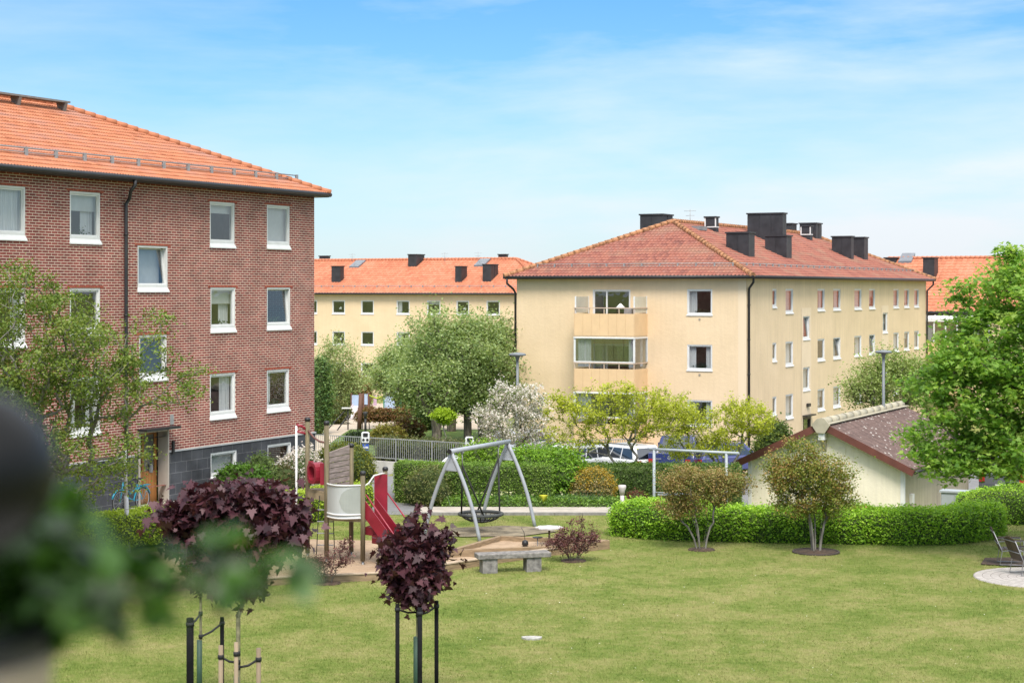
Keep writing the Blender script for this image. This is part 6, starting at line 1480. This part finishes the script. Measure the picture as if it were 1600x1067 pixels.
# ---- purple shrubs
for (px,py,E,sd_,lb) in ((511,912,[(505,885,0,.42,.4,.25),(530,870,0,.32,.4,.28),(490,880,0,.35,.4,.2),(540,850,0,.2,.25,.16)],77,'sparse purple-leaved shrub in a dark soil disc before the sand pit boards'),(896,877,[(900,845,0,.55,.5,.38),(880,840,0,.4,.4,.3),(920,835,0,.34,.35,.3),(865,850,0,.22,.3,.16),(898,815,0,.3,.3,.12)],78,'fuller purple-leaved shrub right of the stone bench')):
    x_,y_=G(px,py); airy((x_,y_),E,170,12 if sd_==77 else 22,lb,sd_,9,LM_purp2,'purple_shrub',.045,.06,BARK,.30,.22,rt=.003,rmax=.012,seg=.09,group='small purple shrubs by the sand pit')
    mb=MB(); mb.lathe((0,0,0),[(.36,-.02),(.32,.03),(.1,.045)],20); tag(mb.build('soil_disc',MULCH,None,(x_,y_+.05,0)),'dark soil disc under the %s purple shrub'%('sparse' if sd_==77 else 'fuller'),'soil bed')
# ---- staked purple maples
STK=mat('black_stake',(.010,.010,.011),.85,.2,5,spec=.15); WSTK=mat('round_wood_stake',(.27,.205,.135),.8,.15,4,stretch=(1,1,.2)); STRAP=mat('black_strap',(.015,.015,.017),.7,.1,5); GUARD=mat('green_mesh_guard',(.03,.07,.045),.6,.1,8)
def purple(px,D,ells,natt,per,ls,label,seed,th,lean=(0,0)):
    x=XD(px,D); b=(x,D,0); E=[rel(a,c,D+dz,b)+(rx,ry,rz) for a,c,dz,rx,ry,rz in ells]
    return b,tree('purple_maple',b,E,natt,per,.11,ls,LM_purple,mat('young_bark',(.22,.20,.12),.8,.2,14),seed,trunk=[[(0,0,-.1),(lean[0]*.3,0,th*.4),(lean[0]*.7,0,th*.75),(lean[0],lean[1],th)]],rt=.0036,rmax=.033,seg=.14,shape=MAPLE5,up=.3,droop=1.2,label=label,group='young purple maples with stakes',flat=.9)
b,_=purple(653,30,[(650,880,0,.52,.5,.48),(655,825,0,.22,.25,.26),(680,860,0,.28,.3,.3),(620,860,0,.26,.3,.26),(650,915,0,.38,.36,.3)],190,15,.118,'dense dark purple young maple in front of the sand pit, tied to three black stakes',81,1.75)
def stakes(b,lst,name,label,m,tie_z,topr,guard=None,group=None):
    o=empty(name,b,0,label,'tree stakes',group)
    for (px,D,pyt,r_) in lst:
        x=XD(px,D)-b[0]; zt=CZ-(pyt-HY)*D/F; mb=MB(); mb.tube([(x,D-b[1],-.2),(x,D-b[1],zt)],r_,10); mb.build('stake',m,o)
        mb=MB(); zz=zt-tie_z; pts=[Vector((x,D-b[1],zz)),Vector((x*.5,(D-b[1])*.5,zz-.08)),Vector((0,0,zz-.10))]; mb.tube(pts,.018,6); mb.lathe((x,D-b[1],zz-.03),[(r_+.01,0),(r_+.01,.06)],10); mb.lathe((0,0,zz-.13),[(.035,0),(.035,.07)],10); mb.build('strap',STRAP,o)
    if guard: mb=MB(); mb.lathe((guard[0],0,0),[(.045,0),(.045,guard[1])],12); g=mb.build('trunk_guard',GUARD,o)
    return o
stakes(b,[(621,29.7,943,.036),(656,29.3,949,.040),(682,30.3,938,.036)],'black_stake_set','three black stakes with straps round the dense purple maple before the sand pit',STK,.09,0,(-.03,1.25))
b,_=purple(372,26,[(370,840,0,.72,.6,.52),(300,830,.2,.45,.45,.34),(430,830,0,.42,.45,.36),(360,785,0,.62,.5,.26),(420,780,.1,.4,.4,.2),(270,805,0,.22,.3,.15),(375,900,0,.36,.35,.3),(460,800,0,.15,.2,.18),(330,880,0,.3,.3,.25)],380,14,.118,'widest purple maple, its broad crown reaching the blurred foreground leaves',82,2.3)
stakes(b,[(345,25.9,1008,.034),(369,25.5,1003,.030),(404,26.1,1012,.034)],'wooden_stake_set','pale round wooden stakes with black straps round the widest purple maple',WSTK,.16,0,(-.02,1.45))
b,_=purple(313.5,30.5,[(313,905,0,.17,.17,.2),(313,870,0,.25,.25,.3)],45,24,.11,'thin purple maple half hidden behind the widest one, its stem in a green mesh guard',83,1.9)
stakes(b,[(297,29.0,965,.058),(347,31.2,964,.036)],'black_stake_set','pair of black stakes left of the wooden ones, one thicker than the other',STK,.10,0,(-.02,1.1))

# ---- park planting beyond the railing
def farhedge(a,b_,w_,hh,n,ls,lm,label,seed,**kw): return hedge('park_hedge',[a,b_],w_,hh,n,ls,lm,label,seed,depth=.12,amp=.10,rnd=.2,**kw)
# bare-stemmed rusty beech hedge
r=rng(90)
def beech_row(x0,x1,y,z1,z2,label,seed,n):
    g=h((x0+x1)/2,y); o=empty('beech_row',((x0+x1)/2,y,g),0,label,'hedge'); L=(x1-x0)/2
    mb=MB(); rr=rng(seed)
    for k in range(int(L*2/.45)): x=-L+.2+k*.45+rr.normal()*.05; mb.tube([(x,0,-.1),(x+rr.normal()*.05,rr.normal()*.05,z1*.6),(x+rr.normal()*.12,rr.normal()*.1,z1+.2)],.028,5)
    mb.build('stems',BARK,o); V,Q=hedge_core([(-L,0),(L,0)],.8,z2-z1,seed,lambda x,y_:z1,.08,.2); leafy('foliage',V,Q,n,.12,.12,[CORE,LM_rust],rng(seed+1),o); return o
beech_row(XD(560,104.5),XD(650,104.5),104.5,.5,1.08,'rusty brown beech row with bare stems below the distant play hut',91,6000)
hedge('rusty_hedge',[(XD(490,140),140),(XD(575,140),140)],1.5,2.5,8000,.2,LM_rust,'tall rusty brown hedge along the foot of the far yellow house',92,depth=.2,amp=.15)
hedge('rusty_hedge',[(XD(630,138),138),(XD(745,136),136)],1.5,2.5,7000,.2,LM_rust,'rusty brown hedge behind the trunks of the round trees',93,depth=.2,amp=.15)
shrub('park_shrub',(XD(604,92),92),.85,.7,.45,4500,.12,leafmat('gold_brown_leaf',[(.20,.20,.04),(.28,.26,.05),(.26,.17,.07)],clump=1),'rounded gold and brown shrub right of the first charging post',94,.2,.15)
shrub('park_shrub',(XD(639,95),95),.72,.7,.55,4000,.12,LM_rust,'rusty brown rounded shrub left of the stout trunks',95,.25,.15)
shrub('park_shrub',(XD(562,92.5),92.5),.8,.6,.28,3500,.10,leafmat('juniper_leaf',[(.03,.05,.02),(.05,.08,.03)]),'low dark juniper behind the railing left of the gold and brown shrub',96,.2,.12)
shrub('park_shrub',(XD(664,104),104.),.55,.6,.85,3000,.13,LM_mix,'green bush between the rusty hedge and the stout trunks',97,.25,.15)
shrub('park_shrub',(XD(512,112),112.),1.4,1.0,.75,4000,.13,leafmat('dull_green_leaf',[(.10,.13,.04),(.18,.18,.06)]),'dull green low bush by the brick corner on the far gravel',98,.25,.15)
hedge('railing_planting',[(-6.2,YF(-6.2)+1.0),(-1.2,YF(-1.2)+1.0)],.7,.9,9000,.09,leafmat('thin_green_leaf',[(.09,.12,.04),(.15,.18,.06),(.20,.18,.09)]),'thin green and brown plants growing close behind the long railing',99,depth=.15,amp=.12,rnd=.3,cat='hedge')
hedge('rusty_hedge',[(XD(548,134),134),(XD(546,134),134.5)],1.5,1.5,1500,.2,LM_mix,'small dull green bush below the slide of the distant play structure',100,depth=.2,amp=.15)

# ------------------------------------------------------------------ grass blades over the lawn
r=rng(7); N_=230000
yy=1/(r.uniform(1/57.0,1/30.5,N_*2)); xx=r.uniform(-1,1,N_*2)*yy*.30
xx=xx[:]; keep=np.ones(len(xx),bool)
front=np.interp(xx,[p[0] for p in OUT],[p[1] for p in OUT]); keep&=~((xx<1.2)&(yy>front-.05)&(yy<50.5))
keep&=~((xx>1.0)&(xx<2.7)&(yy>47.6)&(yy<49.8)); keep&=~((np.hypot(xx-12.85,yy-43.9)<1.64)); keep&=~((xx>-3.1)&(xx<4)&(yy>56.0)); keep&=~((xx>-2.6)&(xx<2.2)&(yy>50.4)&(yy<53.6))
keep&=yy<57; xx=xx[keep][:N_]; yy=yy[keep][:N_]; n=len(xx)
a=r.uniform(0,6.28,n); hh_=r.uniform(.018,.045,n); wd=.0065*np.ones(n)*(yy/35); dx=np.cos(a)*wd; dy=np.sin(a)*wd; tx=r.normal(size=n)*.018; ty=r.normal(size=n)*.018; z=H(xx,yy)+.002
V=np.zeros((n,3,3)); V[:,0]=np.stack([xx-dx,yy-dy,z],1); V[:,1]=np.stack([xx+dx,yy+dy,z],1); V[:,2]=np.stack([xx+tx,yy+ty,z+hh_],1)
m,nt,b=newmat('grass_blade'); g=nt.new('ShaderNodeNewGeometry'); tcx=nt.new('ShaderNodeTexCoord').outputs['Object']
a1=nt.noise(nt.mapping(tcx,(1.1,.9,1)), .55, 7, .66); a2=nt.noise(nt.mapping(tcx,(1,1.3,1),(0,0,.4)), 3.2, 6, .7)
f=nt.math('ADD',nt.math('ADD', nt.math('MULTIPLY',a1,.55), nt.math('MULTIPLY',a2,.33)),nt.math('MULTIPLY',g.outputs['Random Per Island'],.13))
c=nt.ramp(f,[(.37,(.13,.195,.035)),(.46,(.19,.24,.055)),(.54,(.265,.28,.09)),(.68,(.36,.32,.15))])
nt.link(c,b.inputs['Base Color']); b.inputs['Roughness'].default_value=.8; b.inputs['Specular IOR Level'].default_value=.15
tag(mesh_np('grass',V.reshape(-1,3),np.arange(n*3).reshape(n,3),m),'short mown grass blades of the lawn','grass',kind='stuff')
# a few fallen petals, daisies and leaves in the lawn
n=160; yy=1/(r.uniform(1/50.,1/32.,n)); xx=r.uniform(-.1,1,n)*yy*.28; C_=np.stack([xx,yy,np.full(n,.03)],1); V_,F2=leaf_geo(C_,.03,r,DIAM,2.0)
tag(mesh_np('daisies',V_,F2,mat('daisy_white',(.65,.62,.5),.6,.1,3)),'tiny pale daisies scattered thinly over the open lawn','flowers',kind='stuff')

# ------------------------------------------------------------------ foreground: ledge, lantern, potted plant
LV_=1.25
o=tag((lambda mb:(mb.box(-1.4,.3,.75,1.75,-.06,0),mb.build('balcony_ledge',mat('ledge_paint',(.5,.48,.45),.7,.05,2),None,(0,0,6.30)))[1])(MB()),'pale balcony ledge just under the camera','ledge')
fl=empty('potted_plant',(-.425,LV_,6.317),0,'out-of-focus green leafy plant in a pale pot, filling the lower left corner','potted plant')
mb=MB(); mb.lathe((0,0,0),[(.075,0),(.09,.30),(.106,.422),(.108,.432),(.09,.43)],24); mb.build('pot',mat('beige_pot',(.46,.36,.27),.7,.08,3),fl)
mb=MB(); mb.lathe((0,0,0),[(.109,.434),(.112,.45),(.10,.455)],24); mb.build('pot_rim',mat('dark_pot_rim',(.02,.02,.018),.6,.1,3),fl)
r=rng(11); FLM=leafmat('glossy_pot_leaf',[(0.013,0.037,0.007),(0.027,0.074,0.010),(0.054,0.140,0.015),(0.091,0.215,0.025)],rough=.42,trans=.35,spec=.6,clump=14)
E=[]
for px,py,dz,rx,rz in ((-10,880,.0,.07,.045),(70,920,.05,.05,.030),(-10,950,0,.05,.026),(120,895,-.05,.045,.022),(200,915,0,.050,.014),(290,905,.02,.045,.010),(330,920,0.02,.04,.007),(400,900,0,.026,.009),(240,930,0,.045,.012),(20,830,.05,.045,.024),(345,860,0,.018,.008),(434,955,0,.006,.004),(95,795,.1,.022,.014),(140,935,0,.05,.014),(10,985,0,.05,.02),(70,975,.05,.045,.018),(30,880,.08,.06,.04)):
    p=P(px,py,LV_+dz); E.append((p.x+.425,p.y-LV_,p.z-6.317,rx,rx*.9,rz))
att=blob_points(170,r,E); A,par,tips=skeleton([[(0,0,.40),(-.01,0,.47),(0,0,.52)]],att,r,.03,.2,.15,start=1)
V,Fa=wood_geo(A,par,tips,.0008,.007,.45); mesh_np('stems',V,Fa,BARK,fl)
C_=np.concatenate([A[t]+r.normal(size=(4,3))*.010 for t in tips]); V,Fa=leaf_geo(C_,.025,r,np.array([(0,-.5),(.28,-.25),(.36,.05),(.24,.36),(0,.5),(-.24,.36),(-.36,.05),(-.28,-.25)]),.5); mesh_np('leaves',V,Fa,FLM,fl)
ln=empty('dark_lantern',(P(-62,700,1.12).x,1.12,6.302),0,'out-of-focus glossy black dome lantern at the left edge','lantern')
zz=CZ-(712-HY)/F*1.12-6.302
mb=MB(); mb.lathe((0,0,0),[(.004,zz+.042),(.020,zz+.040),(.036,zz+.032),(.050,zz+.018),(.058,zz+.002),(.060,zz-.014),(.056,zz-.030),(.044,zz-.046),(.030,zz-.056)][::-1],32); mb.build('dome',mat('gloss_black',(.003,.003,.003),.42,.05,3,spec=.25),ln)
mb=MB(); mb.tube([(0,0,0),(0,0,zz-.055)],.010,10); mb.lathe((0,0,0),[(.05,0),(.045,.012)],20); mb.build('stem',BLACKM,ln)
